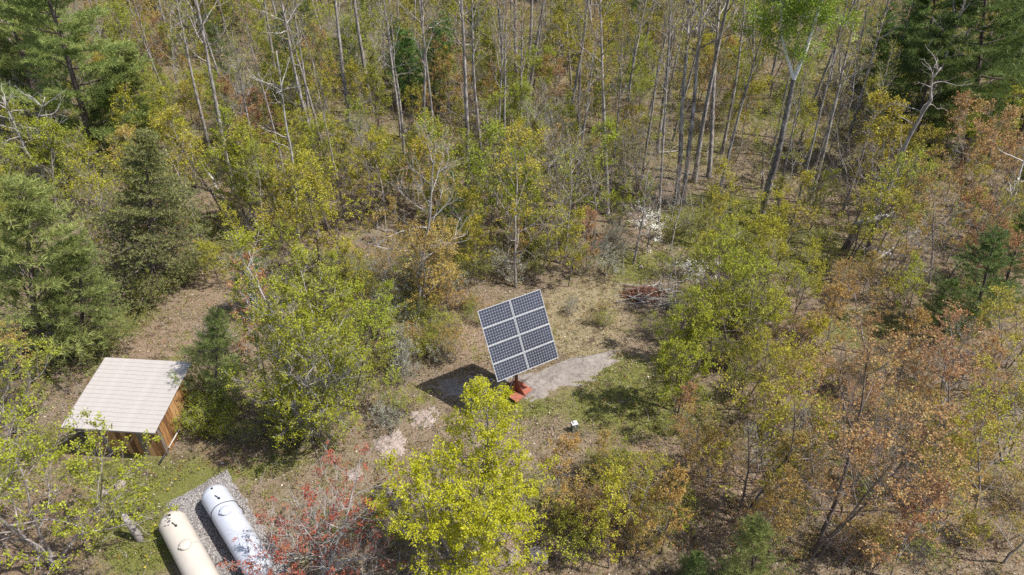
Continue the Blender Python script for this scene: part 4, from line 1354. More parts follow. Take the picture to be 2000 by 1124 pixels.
# forked white birch with bright crown
def forked_birch():
    g, h, dx = grow_from(1487, 418, 1550, 155)
    root = empty('birch_tree', tuple(g))
    tag(root, 'forked white-barked tree with bright green leaves at the top', 'tree')
    rng = np.random.default_rng(31)
    fork = np.array([dx, 0, h])
    def pt(px, py, yoff=0.0):
        yy = g[1] + yoff
        k = (562 - py) / FOC
        zz = (k * FW[1] * yy - UP[1] * yy) / (UP[2] - k * FW[2])
        w = yy * FW[1] + zz * FW[2]
        return np.array([(px - 1000) / FOC * w, yy, zz + CAM_H]) - g
    mid1 = pt(1520, 300); p1 = pt(1590, 45); p2 = pt(1528, 80, 0.4)
    lo = Quads()
    lo.tube([(0, 0, -0.3), mid1 * 0.5, mid1, fork * 0.8 + mid1 * 0.2, fork], [0.25, 0.21, 0.185, 0.16, 0.15], 12)
    low = link_obj('trunk', lo.mesh('trunk', True), bark_mat('bark_birch_lower', (0.07, 0.06, 0.055), (0.19, 0.165, 0.15), (0.48, 0.46, 0.44), 4, (1, 1, 0.6), 0.35, 0.7), root)
    up = Quads(); tw = Quads(); cr = Quads()
    tips = []
    d1 = unit(p1 - fork); d2 = unit(p2 - fork)
    s1 = np.array([fork - d1 * 0.1, fork + (p1 - fork) * 0.5 + [0.1, 0, 0], p1, p1 + d1 * 2.2 + [0, 0, 0.7], p1 + d1 * 3.6 + [-0.2, 0, 1.8]])
    s2 = np.array([fork - d2 * 0.05, fork + (p2 - fork) * 0.4, p2, p2 + d2 * 1.2 + [0, 0, 1.0], p2 + d2 * 1.8 + [0.1, 0, 2.4]])
    up.tube(s1, np.array([0.13, 0.12, 0.10, 0.06, 0.02]), 10)
    up.tube(s2, np.array([0.11, 0.09, 0.075, 0.045, 0.015]), 10)
    link_obj('limb', up.mesh('limb', True), M['bark_birch'], root)
    cen, dirs = [], []
    for st, n0, smin in ((s1, 26, 0.42), (s2, 24, 0.36)):
        for i in range(n0):
            p, d = along(st, smin + (0.98 - smin) * (i + rng.uniform()) / n0)
            a = i * 2.4
            L = rng.uniform(1.0, 3.0)
            lb = branch(rng, p, (math.cos(a), math.sin(a), rng.uniform(-0.1, 0.8)), L, 5, 0.15, 0.05)
            tw.tube(lb, np.linspace(0.028, 0.008, 6), 4)
            for j in range(8):
                p2_, d2_ = along(lb, 0.2 + 0.79 * (j + rng.uniform()) / 8)
                sb = branch(rng, p2_, perp_dir(rng, d2_, 0.8), 0.7, 3, 0.2, 0.02)
                tw.tube(sb, np.linspace(0.008, 0.003, 4), 3)
                for s in (0.3, 0.55, 0.8, 0.99):
                    c, dd = along(sb, s)
                    cen.append(c); dirs.append(dd)
    tufts(cr, cen, dirs, 14, 0.115, rng, jitter=0.16)
    link_obj('twigs', tw.mesh('twigs', True), M['bark_pale'], root)
    link_obj('crown', cr.mesh('crown'), M['bright'], root)
    root.location = tuple(g)


forked_birch()


def leaning_snag(name, pts_px, base_px, r0, label, mat='bark_grey', nb=9, seed=1, cat='dead tree'):
    g = ground_at(*base_px)
    root = empty(name, tuple(g))
    tag(root, label, cat)
    rng = np.random.default_rng(seed)
    P = [np.array([0, 0, -0.3])]
    for px, py in pts_px:
        yy = g[1]
        k = (562 - py) / FOC
        zz = (k * FW[1] * yy - UP[1] * yy) / (UP[2] - k * FW[2])
        w = yy * FW[1] + zz * FW[2]
        P.append(np.array([(px - 1000) / FOC * w, yy, zz + CAM_H]) - g)
    P = np.array(P)
    t = np.linspace(0, 1, len(P))
    tt = np.linspace(0, 1, 16)
    S = np.stack([np.interp(tt, t, P[:, i]) for i in range(3)], 1)
    S[1:] += np.cumsum(rng.normal(0, 0.035, (15, 3)), 0) * np.sin(np.linspace(0.2, PI, 15))[:, None]
    tube_obj('trunk', S, r0 * (1 - 0.85 * tt) + 0.01, M[mat], root, 9)
    for k in range(nb):
        p, d = along(S, rng.uniform(0.25, 0.95))
        br = branch(rng, p, perp_dir(rng, d, rng.uniform(0.7, 1.3)), rng.uniform(0.8, 2.6), 6, 0.22, 0.02)
        b = tube_obj('limb', br, np.linspace(0.035, 0.008, 7), M[mat], root, 5)
        for j in range(3):
            p2, d2 = along(br, rng.uniform(0.3, 0.95))
            tube_obj('twig', branch(rng, p2, perp_dir(rng, d2, 0.8), rng.uniform(0.3, 0.9), 4, 0.25, 0.02), np.linspace(0.012, 0.004, 5), M[mat], b, 4)
    return root


leaning_snag('dead_tree', [(1735, 370), (1775, 260), (1812, 195), (1818, 150), (1838, 132)], (1692, 492), 0.14, 'bare dead tree leaning right with a hooked tip', 'bark_grey', 11, 4)
leaning_snag('dead_tree', [(85, 345), (50, 290), (25, 230), (5, 190)], (118, 430), 0.11, 'pale dead tree with tangled branches above the left-edge pine', 'bark_pale', 22, 5)
leaning_snag('dead_tree', [(108, 380), (95, 300), (75, 240), (88, 190)], (122, 425), 0.09, 'thin pale dead stem beside the tangled dead tree', 'bark_pale', 16, 8)
leaning_snag('dead_tree', [(572, 360), (555, 230), (540, 100)], (583, 470), 0.095, 'pale lichen-covered dead trunk left of centre', 'bark_pale', 14, 6)
leaning_snag('birch_tree', [(1978, 400), (1992, 345), (2010, 290)], (1963, 462), 0.12, 'white birch stem at the right edge', 'bark_birch', 5, 7, 'tree')

# tall aspens: base pixel, a higher point on the stem, height
ASP = [(458, 380, 400, 190, 19), (690, 284, 651, 0, 20), (727, 222, 693, 0, 21), (913, 368, 925, 0, 20), (987, 228, 978, 0, 20), (1008, 265, 1013, 0, 21), (1020, 245, 1026, 0, 20), (1030, 232, 1050, 0, 19),
       (1186, 420, 1208, 90, 17), (1321, 400, 1346, 100, 20), (1334, 396, 1362, 60, 20), (1356, 356, 1398, 0, 21), (1384, 347, 1433, 0, 19), (1580, 398, 1692, 15, 16), (625, 330, 562, 0, 18),
       (1152, 155, 1148, 0, 18), (1171, 182, 1164, 0, 19), (1248, 145, 1277, 0, 18), (1472, 175, 1482, 0, 17), (412, 302, 372, 110, 16), (290, 90, 262, 0, 17), (505, 360, 478, 180, 12), (1410, 300, 1440, 60, 15),
       (1130, 270, 1133, 60, 14), (870, 60, 868, -60, 18), (1075, 95, 1078, 0, 16), (1225, 85, 1232, 0, 17), (1310, 130, 1322, 0, 18), (1540, 95, 1552, 0, 17), (560, 130, 535, 0, 17), (455, 110, 430, 0, 16), (345, 130, 312, 0, 16),
       (1110, 60, 1112, -30, 18), (1190, 50, 1195, -40, 18), (1000, 60, 1000, -40, 18), (760, 70, 750, -30, 17), (640, 110, 618, 0, 16), (1400, 110, 1415, 0, 17), (1455, 60, 1470, -30, 18), (1620, 160, 1650, 20, 15), (515, 60, 492, -40, 18), (1345, 90, 1360, -30, 18)]
for i, (bx, by, ux, uy, h) in enumerate(ASP):
    hero('aspen', 'aspen_tree', 'tree', 'tall straight grey aspen trunk', 'gold', 'bark_aspen', bx, by, ux, uy, height=h, variant=i, group=G_ASP)

# mid-sized trees placed from the photograph
LOOK = {'gold': 'gold-leaved young maple', 'olive': 'olive-leaved young maple', 'rust': 'rust-leaved young maple', 'orange': 'orange-leaved young maple', 'fresh': 'green-leaved young tree'}
MID = [('maple', 'gold', 'bark_grey', 1008, 560, 1008, 290), ('maple', 'gold', 'bark_dark', 725, 430, 705, 255), ('maple', 'gold', 'bark_grey', 560, 445, 525, 230), ('maple', 'gold', 'bark_dark', 235, 490, 222, 310),
       ('maple', 'orange', 'bark_grey', 828, 615, 832, 420), ('maple', 'rust', 'bark_grey', 1880, 420, 1900, 190), ('maple', 'orange', 'bark_grey', 1815, 560, 1850, 345), ('maple', 'gold', 'bark_dark', 1445, 1015, 1495, 770),
       ('sapling', 'orange', 'bark_pale', 1515, 1000, 1550, 850), ('maple', 'gold', 'bark_grey', 1930, 760, 1985, 560), ('maple', 'orange', 'bark_grey', 1690, 690, 1690, 520), ('sapling', 'orange', 'bark_grey', 1082, 985, 1086, 850),
       ('maple', 'olive', 'bark_dark', 640, 430, 620, 260), ('maple', 'olive', 'bark_dark', 780, 420, 770, 290), ('maple', 'rust', 'bark_dark', 495, 330, 478, 150), ('maple', 'rust', 'bark_dark', 640, 220, 625, 60), ('maple', 'gold', 'bark_dark', 430, 560, 420, 470),
       ('maple', 'fresh', 'bark_dark', 1430, 700, 1450, 480), ('maple', 'fresh', 'bark_dark', 1390, 640, 1400, 470), ('maple', 'gold', 'bark_dark', 1500, 560, 1520, 400), ('maple', 'olive', 'bark_dark', 1580, 450, 1600, 340),
       ('maple', 'gold', 'bark_dark', 1770, 500, 1790, 380), ('maple', 'rust', 'bark_dark', 1930, 560, 1975, 380), ('maple', 'rust', 'bark_grey', 1850, 860, 1920, 640), ('maple', 'gold', 'bark_grey', 1900, 1010, 1985, 820), ('sapling', 'orange', 'bark_grey', 1760, 730, 1785, 600),
       ('maple', 'rust', 'bark_grey', 1640, 900, 1670, 740), ('sapling', 'gold', 'bark_dark', 1560, 800, 1580, 640), ('maple', 'gold', 'bark_dark', 1490, 860, 1515, 680), ('sapling', 'orange', 'bark_dark', 1290, 1080, 1300, 930), ('sapling', 'gold', 'bark_dark', 1190, 1110, 1195, 960),
       ('maple', 'olive', 'bark_grey', 30, 880, 20, 690), ('maple', 'orange', 'bark_grey', 20, 790, 5, 610), ('sapling', 'rust', 'bark_pale', 505, 720, 480, 520), ('maple', 'olive', 'bark_dark', 690, 800, 690, 610), ('maple', 'olive', 'bark_dark', 520, 840, 510, 640),
       ('sapling', 'gold', 'bark_grey', 1720, 470, 1735, 200), ('maple', 'gold', 'bark_dark', 330, 420, 312, 290), ('maple', 'orange', 'bark_dark', 950, 250, 948, 130), ('maple', 'rust', 'bark_dark', 1075, 240, 1070, 110), ('maple', 'gold', 'bark_dark', 910, 470, 915, 380),
       ('sapling', 'gold', 'bark_dark', 1110, 560, 1115, 420), ('sapling', 'olive', 'bark_dark', 1200, 470, 1210, 360), ('maple', 'gold', 'bark_grey', 1960, 900, 2040, 700), ('maple', 'orange', 'bark_grey', 1810, 1080, 1900, 900), ('sapling', 'orange', 'bark_grey', 1380, 980, 1395, 870), ('sapling', 'rust', 'bark_grey', 1740, 1130, 1790, 960),
       ('maple', 'fresh', 'bark_dark', 1425, 640, 1440, 470), ('sapling', 'gold', 'bark_grey', 1462, 590, 1480, 440), ('maple', 'fresh', 'bark_grey', 1500, 670, 1525, 520), ('sapling', 'fresh', 'bark_dark', 1385, 730, 1400, 580),
       ('maple', 'gold', 'bark_dark', 1440, 800, 1465, 650), ('sapling', 'gold', 'bark_grey', 1490, 740, 1515, 590), ('sapling', 'fresh', 'bark_grey', 1300, 700, 1312, 600), ('sapling', 'fresh', 'bark_grey', 1400, 560, 1412, 440),
       ('maple', 'gold', 'bark_grey', 1550, 620, 1580, 480), ('sapling', 'orange', 'bark_grey', 1610, 700, 1640, 560), ('maple', 'orange', 'bark_grey', 770, 590, 765, 430), ('sapling', 'gold', 'bark_grey', 715, 620, 705, 480),
       ('maple', 'orange', 'bark_pale', 865, 585, 868, 450), ('sapling', 'olive', 'bark_dark', 690, 700, 688, 560), ('sapling', 'olive', 'bark_grey', 745, 680, 742, 560), ('maple', 'gold', 'bark_dark', 940, 520, 942, 390),
       ('maple', 'gold', 'bark_grey', 1060, 520, 1066, 380), ('sapling', 'rust', 'bark_grey', 1145, 540, 1152, 420), ('sapling', 'olive', 'bark_grey', 640, 640, 630, 500), ('maple', 'olive', 'bark_dark', 560, 600, 545, 460),
       ('maple', 'rust', 'bark_grey', 1560, 880, 1590, 720), ('sapling', 'rust', 'bark_grey', 1640, 1010, 1680, 850), ('maple', 'orange', 'bark_grey', 1720, 900, 1770, 730), ('sapling', 'gold', 'bark_grey', 1800, 960, 1860, 800),
       ('maple', 'orange', 'bark_grey', 1390, 930, 1405, 800), ('sapling', 'rust', 'bark_grey', 1330, 870, 1340, 760), ('maple', 'rust', 'bark_dark', 1700, 780, 1730, 640), ('sapling', 'orange', 'bark_grey', 1480, 1080, 1505, 930),
       ('maple', 'gold', 'bark_grey', 1240, 1060, 1250, 920), ('sapling', 'orange', 'bark_grey', 1170, 940, 1175, 850), ('sapling', 'rust', 'bark_grey', 1900, 830, 1960, 680), ('maple', 'orange', 'bark_grey', 1960, 1100, 2050, 930)]
for i, (shape, lm, bm, bx, by, ux, uy) in enumerate(MID):
    mesh_kind = 'airy' if shape == 'maple' and (by > 640 or i % 3 == 0) else shape
    hero(mesh_kind, 'maple_tree' if shape == 'maple' else 'maple_sapling', 'tree', LOOK[lm] if shape == 'maple' else LOOK[lm].replace('young maple', 'slender sapling'), lm, bm, bx, by, ux, uy, variant=i, group=G_MAP)
BARE = [(818, 610, 785, 255, 'bark_pale'), (1088, 515, 1142, 275, 'bark_grey'), (1155, 492, 1186, 290, 'bark_grey'), (1235, 412, 1236, 220, 'bark_grey'), (1246, 410, 1256, 240, 'bark_grey'), (1225, 408, 1222, 235, 'bark_grey'),
        (1015, 350, 1040, 160, 'bark_pale'), (1060, 330, 1075, 190, 'bark_pale'), (965, 340, 960, 210, 'bark_grey'), (1310, 620, 1330, 500, 'bark_pale'), (1600, 330, 1625, 180, 'bark_grey'), (1660, 400, 1690, 230, 'bark_grey'),
        (1545, 300, 1560, 150, 'bark_grey'), (760, 640, 750, 560, 'bark_pale'), (440, 470, 425, 380, 'bark_grey'), (545, 620, 500, 460, 'bark_pale'), (1960, 880, 2010, 690, 'bark_pale'), (1475, 940, 1500, 830, 'bark_pale'), (1700, 1010, 1760, 850, 'bark_grey'), (1440, 640, 1470, 480, 'bark_grey'), (15, 900, -10, 780, 'bark_pale'), (1580, 960, 1620, 780, 'bark_grey'), (1775, 600, 1800, 480, 'bark_pale')]
for i, (bx, by, ux, uy, bm) in enumerate(BARE):
    hero('bare', 'bare_tree', 'tree', 'bare twiggy grey tree', 'gold' if i % 2 else 'rust', bm, bx, by, ux, uy, variant=i, group=G_BAR)

# --- the rest of the forest, filling the back
CLEAR = [(930, 680, 210, 130), (1160, 640, 150, 110), (330, 620, 130, 90), (430, 520, 45, 80), (1260, 880, 90, 80), (480, 920, 130, 60), (260, 780, 170, 140), (420, 1020, 140, 110), (1400, 430, 60, 40), (1150, 350, 60, 40), (700, 500, 60, 40), (450, 395, 70, 25), (1130, 760, 120, 60)]


def in_clear(px, py):
    return any(((px - a) / c) ** 2 + ((py - b) / d) ** 2 < 1 for a, b, c, d in CLEAR)


placed = np.array([o.location[:2] for o, *_ in TREES])
fill_rng = np.random.default_rng(5)
quota = {'maple_tree': 290, 'maple_sapling': 285, 'bare_tree': 150, 'poplar_tree': 40}
have = {}
for o, *_ in TREES:
    k_ = o.name.split('.')[0]
    have[k_] = have.get(k_, 0) + 1
tries = 0
while tries < 16000:
    tries += 1
    y = 33 + 74 * fill_rng.uniform() ** 1.2 if tries % 8 else fill_rng.uniform(17, 36)
    x = fill_rng.uniform(-1, 1) * (8 + y * 0.72)
    px, py = pix(np.array([x, y, 0.0]))
    if in_clear(px, py) or px < -60 or px > 2060 or py > 1180:
        continue
    if y < 33 and (820 < px < 1480 or px < 760):
        continue
    u = fill_rng.uniform()
    v = wob(x, y, 0.11, 3)
    if u < 0.2:
        shape, lm, bm = 'bare', ('rust' if fill_rng.uniform() < 0.5 else 'gold'), ('bark_grey' if fill_rng.uniform() < 0.6 else 'bark_pale')
    elif u < 0.58:
        shape = 'sapling'
        lm = ['gold', 'olive', 'orange', 'rust'][int(np.clip(fill_rng.normal(1.0 + v * 1.5, 0.8), 0, 3))]
        bm = 'bark_grey'
    elif u < 0.62 and px < 1250:
        shape, lm, bm = 'poplar', 'fresh', 'bark_grey'
    else:
        shape = 'maple'
        lm = ['olive', 'gold', 'orange', 'rust'][int(np.clip(fill_rng.normal(0.95 + v * 1.7, 0.8), 0, 3))]
        bm = 'bark_grey' if fill_rng.uniform() < 0.5 else 'bark_dark'
    if y < 33 and lm in ('olive', 'gold') and fill_rng.uniform() < 0.5:
        lm = 'orange'
    nm, lk, gp = {'bare': ('bare_tree', 'bare twiggy grey tree', G_BAR), 'sapling': ('maple_sapling', LOOK[lm].replace('young maple', 'slender sapling'), G_MAP),
                  'poplar': ('poplar_tree', 'green-leaved young poplar', 'young poplars of the forest'), 'maple': ('maple_tree', LOOK[lm], G_MAP)}[shape]
    if have.get(nm, 0) >= quota[nm]:
        continue
    mind = (1.0 if shape in ('sapling', 'bare') else 1.45) + max(0, y - 45) * 0.006
    if np.hypot(placed[:, 0] - x, placed[:, 1] - y).min() < mind:
        continue
    placed = np.vstack([placed, [x, y]])
    have[nm] = have.get(nm, 0) + 1
    h = (fill_rng.uniform(2.8, 6.5) if shape == 'sapling' else fill_rng.uniform(4.0, 8.0)) * (1.0 + max(0, y - 50) * 0.006) * (0.7 if y < 33 else 1)
    plant('airy' if shape == 'maple' and (y < 36 or fill_rng.uniform() < 0.4) else shape, nm, 'tree', lk, lm, bm, (x, y, float(terrain(x, y))), h, (fill_rng.normal(0, 0.06), fill_rng.normal(0, 0.06)), group=gp)

# thin bare aspens far back
for k in range(150):
    for _ in range(50):
        y = fill_rng.uniform(52, 108) if k % 5 else fill_rng.uniform(38, 56); x = fill_rng.uniform(-1, 1) * (8 + y * 0.7) if k % 5 else fill_rng.uniform(-18, 30)
        if np.hypot(placed[:, 0] - x, placed[:, 1] - y).min() > 1.0:
            break
    placed = np.vstack([placed, [x, y]])
    plant('aspen', 'aspen_tree', 'tree', 'tall straight grey aspen trunk', 'gold' if k % 3 else 'rust', 'bark_aspen', (x, y, float(terrain(x, y))), fill_rng.uniform(11, 19), (fill_rng.normal(0, 0.05), 0), group=G_ASP, wide=fill_rng.uniform(0.55, 0.95))

for k in range(26):     # young pines scattered through the back
    for _ in range(60):
        y = fill_rng.uniform(58, 106); x = fill_rng.uniform(-1, 1) * (8 + y * 0.7)
        if np.hypot(placed[:, 0] - x, placed[:, 1] - y).min() > 1.3:
            break
    placed = np.vstack([placed, [x, y]])
    plant('pine', 'pine_tree', 'tree', 'green young pine', ('pine', 'pine_green', 'pine')[k % 3], 'bark_pine', (x, y, float(terrain(x, y))), fill_rng.uniform(5, 10), (fill_rng.normal(0, 0.03), 0), group=G_PIN, wide=fill_rng.uniform(0.8, 1.15))

# shrubs
SHR = []
shr_rng = random.Random(3)
for cnt, x0, x1, y0, y1, kinds_ in ((56, 640, 895, 545, 705, ('olive', 'fresh', 'pale', 'olive', 'orange', 'fresh')), (16, 1090, 1330, 880, 1080, ('olive', 'orange', 'gold', 'fresh')), (16, 1310, 1500, 500, 760, ('fresh', 'olive', 'fresh')),
                                   (14, 860, 1230, 470, 550, ('fresh', 'olive', 'orange', 'pale')), (12, 390, 700, 780, 880, ('fresh', 'olive')), (16, 900, 1200, 585, 640, ('pale', 'olive', 'orange')), (8, 640, 800, 740, 830, ('olive', 'pale')), (30, 1500, 1990, 560, 1100, ('rust', 'orange', 'olive', 'gold'))):
    for _ in range(cnt):
        SHR.append((shr_rng.randint(x0, x1), shr_rng.randint(y0, y1), shr_rng.choice(kinds_)))
SHR += [(745, 605, 'pale'), (772, 622, 'pale'), (722, 642, 'pale'), (790, 648, 'pale'), (1195, 480, 'pale'), (1172, 498, 'pale'), (1215, 500, 'pale'), (560, 690, 'pale'), (430, 690, 'pale'), (760, 665, 'pale'), (760, 640, 'olive'), (720, 610, 'olive'), (790, 600, 'fresh'), (840, 650, 'fresh'), (700, 690, 'fresh'), (1300, 840, 'olive'),
       (1370, 440, 'fresh'), (1410, 460, 'fresh'), (1440, 430, 'fresh'), (1460, 480, 'fresh'), (1390, 400, 'fresh'), (1340, 460, 'fresh'), (1300, 540, 'fresh'), (1330, 610, 'olive'), (1360, 660, 'olive'), (1280, 660, 'fresh'), (1310, 470, 'fresh'),
       (400, 830, 'fresh'), (440, 850, 'olive'), (490, 860, 'fresh'), (560, 870, 'fresh'), (650, 860, 'olive'), (370, 845, 'fresh'), (700, 780, 'olive'), (730, 740, 'olive'), (660, 620, 'olive'), (880, 560, 'fresh'), (940, 540, 'olive'), (1050, 540, 'fresh'),
       (1060, 500, 'fresh'), (840, 540, 'olive'), (760, 530, 'rust'), (700, 560, 'olive'), (620, 520, 'olive'), (1110, 470, 'olive'), (290, 590, 'fresh'), (330, 570, 'fresh'), (620, 450, 'fresh'), (660, 440, 'fresh'), (1550, 470, 'olive'), (1600, 480, 'olive'), (1620, 520, 'olive'),
       (1760, 560, 'olive'), (1650, 590, 'rust'), (1590, 640, 'orange'), (1500, 690, 'orange'), (1440, 760, 'olive'), (1420, 900, 'orange'), (1350, 900, 'orange'), (1270, 980, 'orange'), (1230, 1010, 'gold'), (1180, 950, 'gold'), (1300, 1000, 'orange'),
       (1240, 1080, 'orange'), (1150, 1010, 'rust'), (1480, 1060, 'rust'), (1560, 1010, 'olive'), (1660, 960, 'olive'), (1700, 900, 'rust'), (1720, 820, 'olive'), (1800, 800, 'gold'), (1850, 940, 'gold'), (1880, 1060, 'gold'), (1650, 1090, 'rust'), (1580, 900, 'orange'), (1960, 1050, 'gold'),
       (1150, 300, 'fresh'), (1110, 320, 'fresh'), (1120, 170, 'fresh'), (1200, 330, 'olive'), (480, 400, 'fresh'), (540, 420, 'olive'), (380, 460, 'olive'), (60, 900, 'olive'), (110, 890, 'olive'), (20, 950, 'olive'), (720, 1040, 'olive'), (660, 1060, 'olive'), (780, 1060, 'lime')]
SL = {'pale': 'pale grey-budded low shrub', 'olive': 'olive-leaved low shrub', 'fresh': 'fresh green low shrub', 'rust': 'rust-leaved low shrub', 'orange': 'orange-leaved low shrub', 'gold': 'gold-leaved low shrub', 'lime': 'lime-green low shrub'}
for i, (px, py, lm) in enumerate(SHR):
    g = ground_at(px, py)
    plant('shrub', 'leafy_shrub', 'shrub', SL[lm], lm, 'bark_grey' if i % 2 else 'bark_dark', g, random.uniform(0.9, 1.7) * (0.75 if 690 < py < 900 and 1150 < px < 1330 else 0.5 if 890 < px < 1210 and 570 < py < 700 else 1.0), (random.uniform(-0.1, 0.1), random.uniform(-0.1, 0.1)), variant=i, group='low shrubs of the undergrowth', wide=random.uniform(0.9, 1.4))


# ------------------------------------------------------------------ labels for the rest of the trees
LAND = {'solar panel': (1010, 655), 'wooden shed': (250, 780), 'cream tank': (370, 1060), 'lime-green maple': (900, 930), 'forked white birch': (1540, 200), 'brush pile': (1265, 580), 'grey utility box': (1120, 835), 'red-budded shrub': (620, 1020),
        'tall layered pine': (140, 150), 'white-blossomed shrub': (1265, 450), 'large leaning rust-leaved tree': (1720, 880), 'dark olive spruce': (290, 430), 'snapped dark trunk': (1660, 470), 'top right corner': (1990, 10), 'bottom right corner': (1990, 1115),
        'middle of the top edge': (1000, 10), 'top left corner': (10, 10), 'many-stemmed yellow-green clump': (580, 680), 'narrow bright green pine': (887, 410), 'broad left-edge pine': (80, 520), 'right-hand dark pine': (1920, 550), 'green poplar with dark stems': (1340, 680), 'lichen-covered dead trunk': (560, 280)}
names = list(LAND)
lp = np.array([LAND[k] for k in names], float)
ORD = ['', 'second ', 'third ', 'fourth ', 'fifth ', 'sixth ', 'seventh ', 'eighth ', 'ninth ', 'tenth ', 'eleventh ', 'twelfth ', 'thirteenth ', 'fourteenth ', 'fifteenth ', 'sixteenth ', 'seventeenth ', 'eighteenth ', 'nineteenth ', 'twentieth ', 'twenty-first ', 'twenty-second ', 'twenty-third ', 'twenty-fourth ', 'twenty-fifth ']
kinds = {}
for o, look, p, own in TREES:
    if own:
        continue
    kinds.setdefault(look, []).append((o, p))
for look, items in kinds.items():
    per = {}
    for o, p in items:
        d = np.hypot(*(lp - p).T)
        k = int(np.argmin(d))
        per.setdefault(k, []).append(o)
    for k, objs in per.items():
        # rank among ALL of this look by distance from the landmark, so the phrase is true
        allr = sorted(items, key=lambda it: float(np.hypot(*(lp[k] - it[1]))))
        for o in objs:
            r = [i for i, it in enumerate(allr) if it[0] is o][0]
            word = ORD[r] if r < len(ORD) else str(r + 1) + 'th '
            o['label'] = f"{look}, {word}nearest to the {names[k]}" if r else f"{look} nearest to the {names[k]}"


# ------------------------------------------------------------------ stuff: litter, grass, undergrowth, twigs
def scatter(n, rng, y0, y1, margin=1.06):
    """Even world density over the strip y0..y1 that the photo sees."""
    y = rng.uniform(y0, y1, n * 2)
    half = (9 + y * 0.735) * margin
    hm = (9 + y1 * 0.735) * margin
    x = rng.uniform(-hm, hm, n * 2)
    ok = np.abs(x) < half
    return x[ok][:n], y[ok][:n]


SHED_BOX = (-18.5, -15.2, 19.6, 23.1)


def free(x, y):
    r = np.stack([x + 11.05, y - 15.55], -1)
    on_pad = (np.abs(r @ TDIR) < 4.1) & (np.abs(r @ TNOR) < 1.45)
    in_shed = (x > SHED_BOX[0]) & (x < SHED_BOX[1]) & (y > SHED_BOX[2]) & (y < SHED_BOX[3])
    return ~on_pad & ~in_shed


def rock_mask(x, y):
    out = np.zeros(len(x), bool)
    for px, py, rx, ry in ((960, 765, 95, 24), (1060, 752, 70, 26), (1140, 718, 40, 18), (885, 762, 35, 20)):
        c = at(px, py); e = at(px + rx, py); u = at(px, py - ry)
        out |= ((x - c[0]) / (e[0] - c[0])) ** 2 + ((y - c[1]) / (u[1] - c[1])) ** 2 < 1
    return out


def pick(rng, n, palette):
    pal = np.array([p[1] for p in palette]); w = np.array([p[0] for p in palette], float); w /= w.sum()
    c = pal[rng.choice(len(pal), n, p=w)] * rng.uniform(0.75, 1.25, (n, 1))
    return np.concatenate([c, np.ones((n, 1))], 1)


M['litter'] = leaf_mat('ground_litter', None, 0.1, 0.8, attr='col')
M['herbs'] = leaf_mat('ground_herbs', None, 0.35, 0.6, attr='col')


def leaf_litter():
    rng = np.random.default_rng(41)
    q = Quads(); cols = []
    for n, y0, y1, sz in ((80000, 11, 34, 0.088), (40000, 34, 62, 0.14), (15000, 62, 110, 0.24)):
        x, y = scatter(n, rng, y0, y1)
        drift = 0.62 + 0.5 * wob(x, y, 0.9, 4) + 0.3 * wob(x, y, 2.6, 8)
        ok = free(x, y) & (~rock_mask(x, y) | (rng.uniform(0, 1, len(x)) < 0.08)) & (rng.uniform(0, 1, len(x)) < drift)
        x, y = x[ok], y[ok]
        k = len(x)
        z = terrain(x, y) + rng.uniform(0.01, 0.06, k)
        ax = rng.normal(size=(k, 3)); ax[:, 2] *= 0.35
        leaf_quads(q, np.stack([x, y, z], 1), ax, sz * rng.uniform(0.5, 1.35, k), np.full(k, 0.5), rng, wid=0.7, flat=0.25)
        pk = patch_field(x, y, PINK); stw = patch_field(x, y, STRAW)
        c = pick(rng, k, [(3, (0.25, 0.19, 0.13)), (2, (0.16, 0.115, 0.08)), (2, (0.35, 0.285, 0.21)), (1.6, (0.085, 0.062, 0.046)), (0.7, (0.24, 0.14, 0.09)), (0.7, (0.47, 0.41, 0.33))])
        cp = pick(rng, k, [(3, (0.28, 0.19, 0.135)), (2, (0.19, 0.125, 0.085)), (2, (0.40, 0.30, 0.225)), (1.4, (0.11, 0.07, 0.05)), (0.8, (0.48, 0.40, 0.33))])
        c = np.where((rng.uniform(0, 1, k) < pk)[:, None], cp, c)
        cols.append(np.repeat(c, 4, 0))
    o = link_obj('leaf_litter', q.mesh('leaf_litter', False, np.concatenate(cols)), M['litter'])
    tag(o, 'dry brown and tan leaves strewn over the forest floor', 'leaf litter', None, 'stuff')


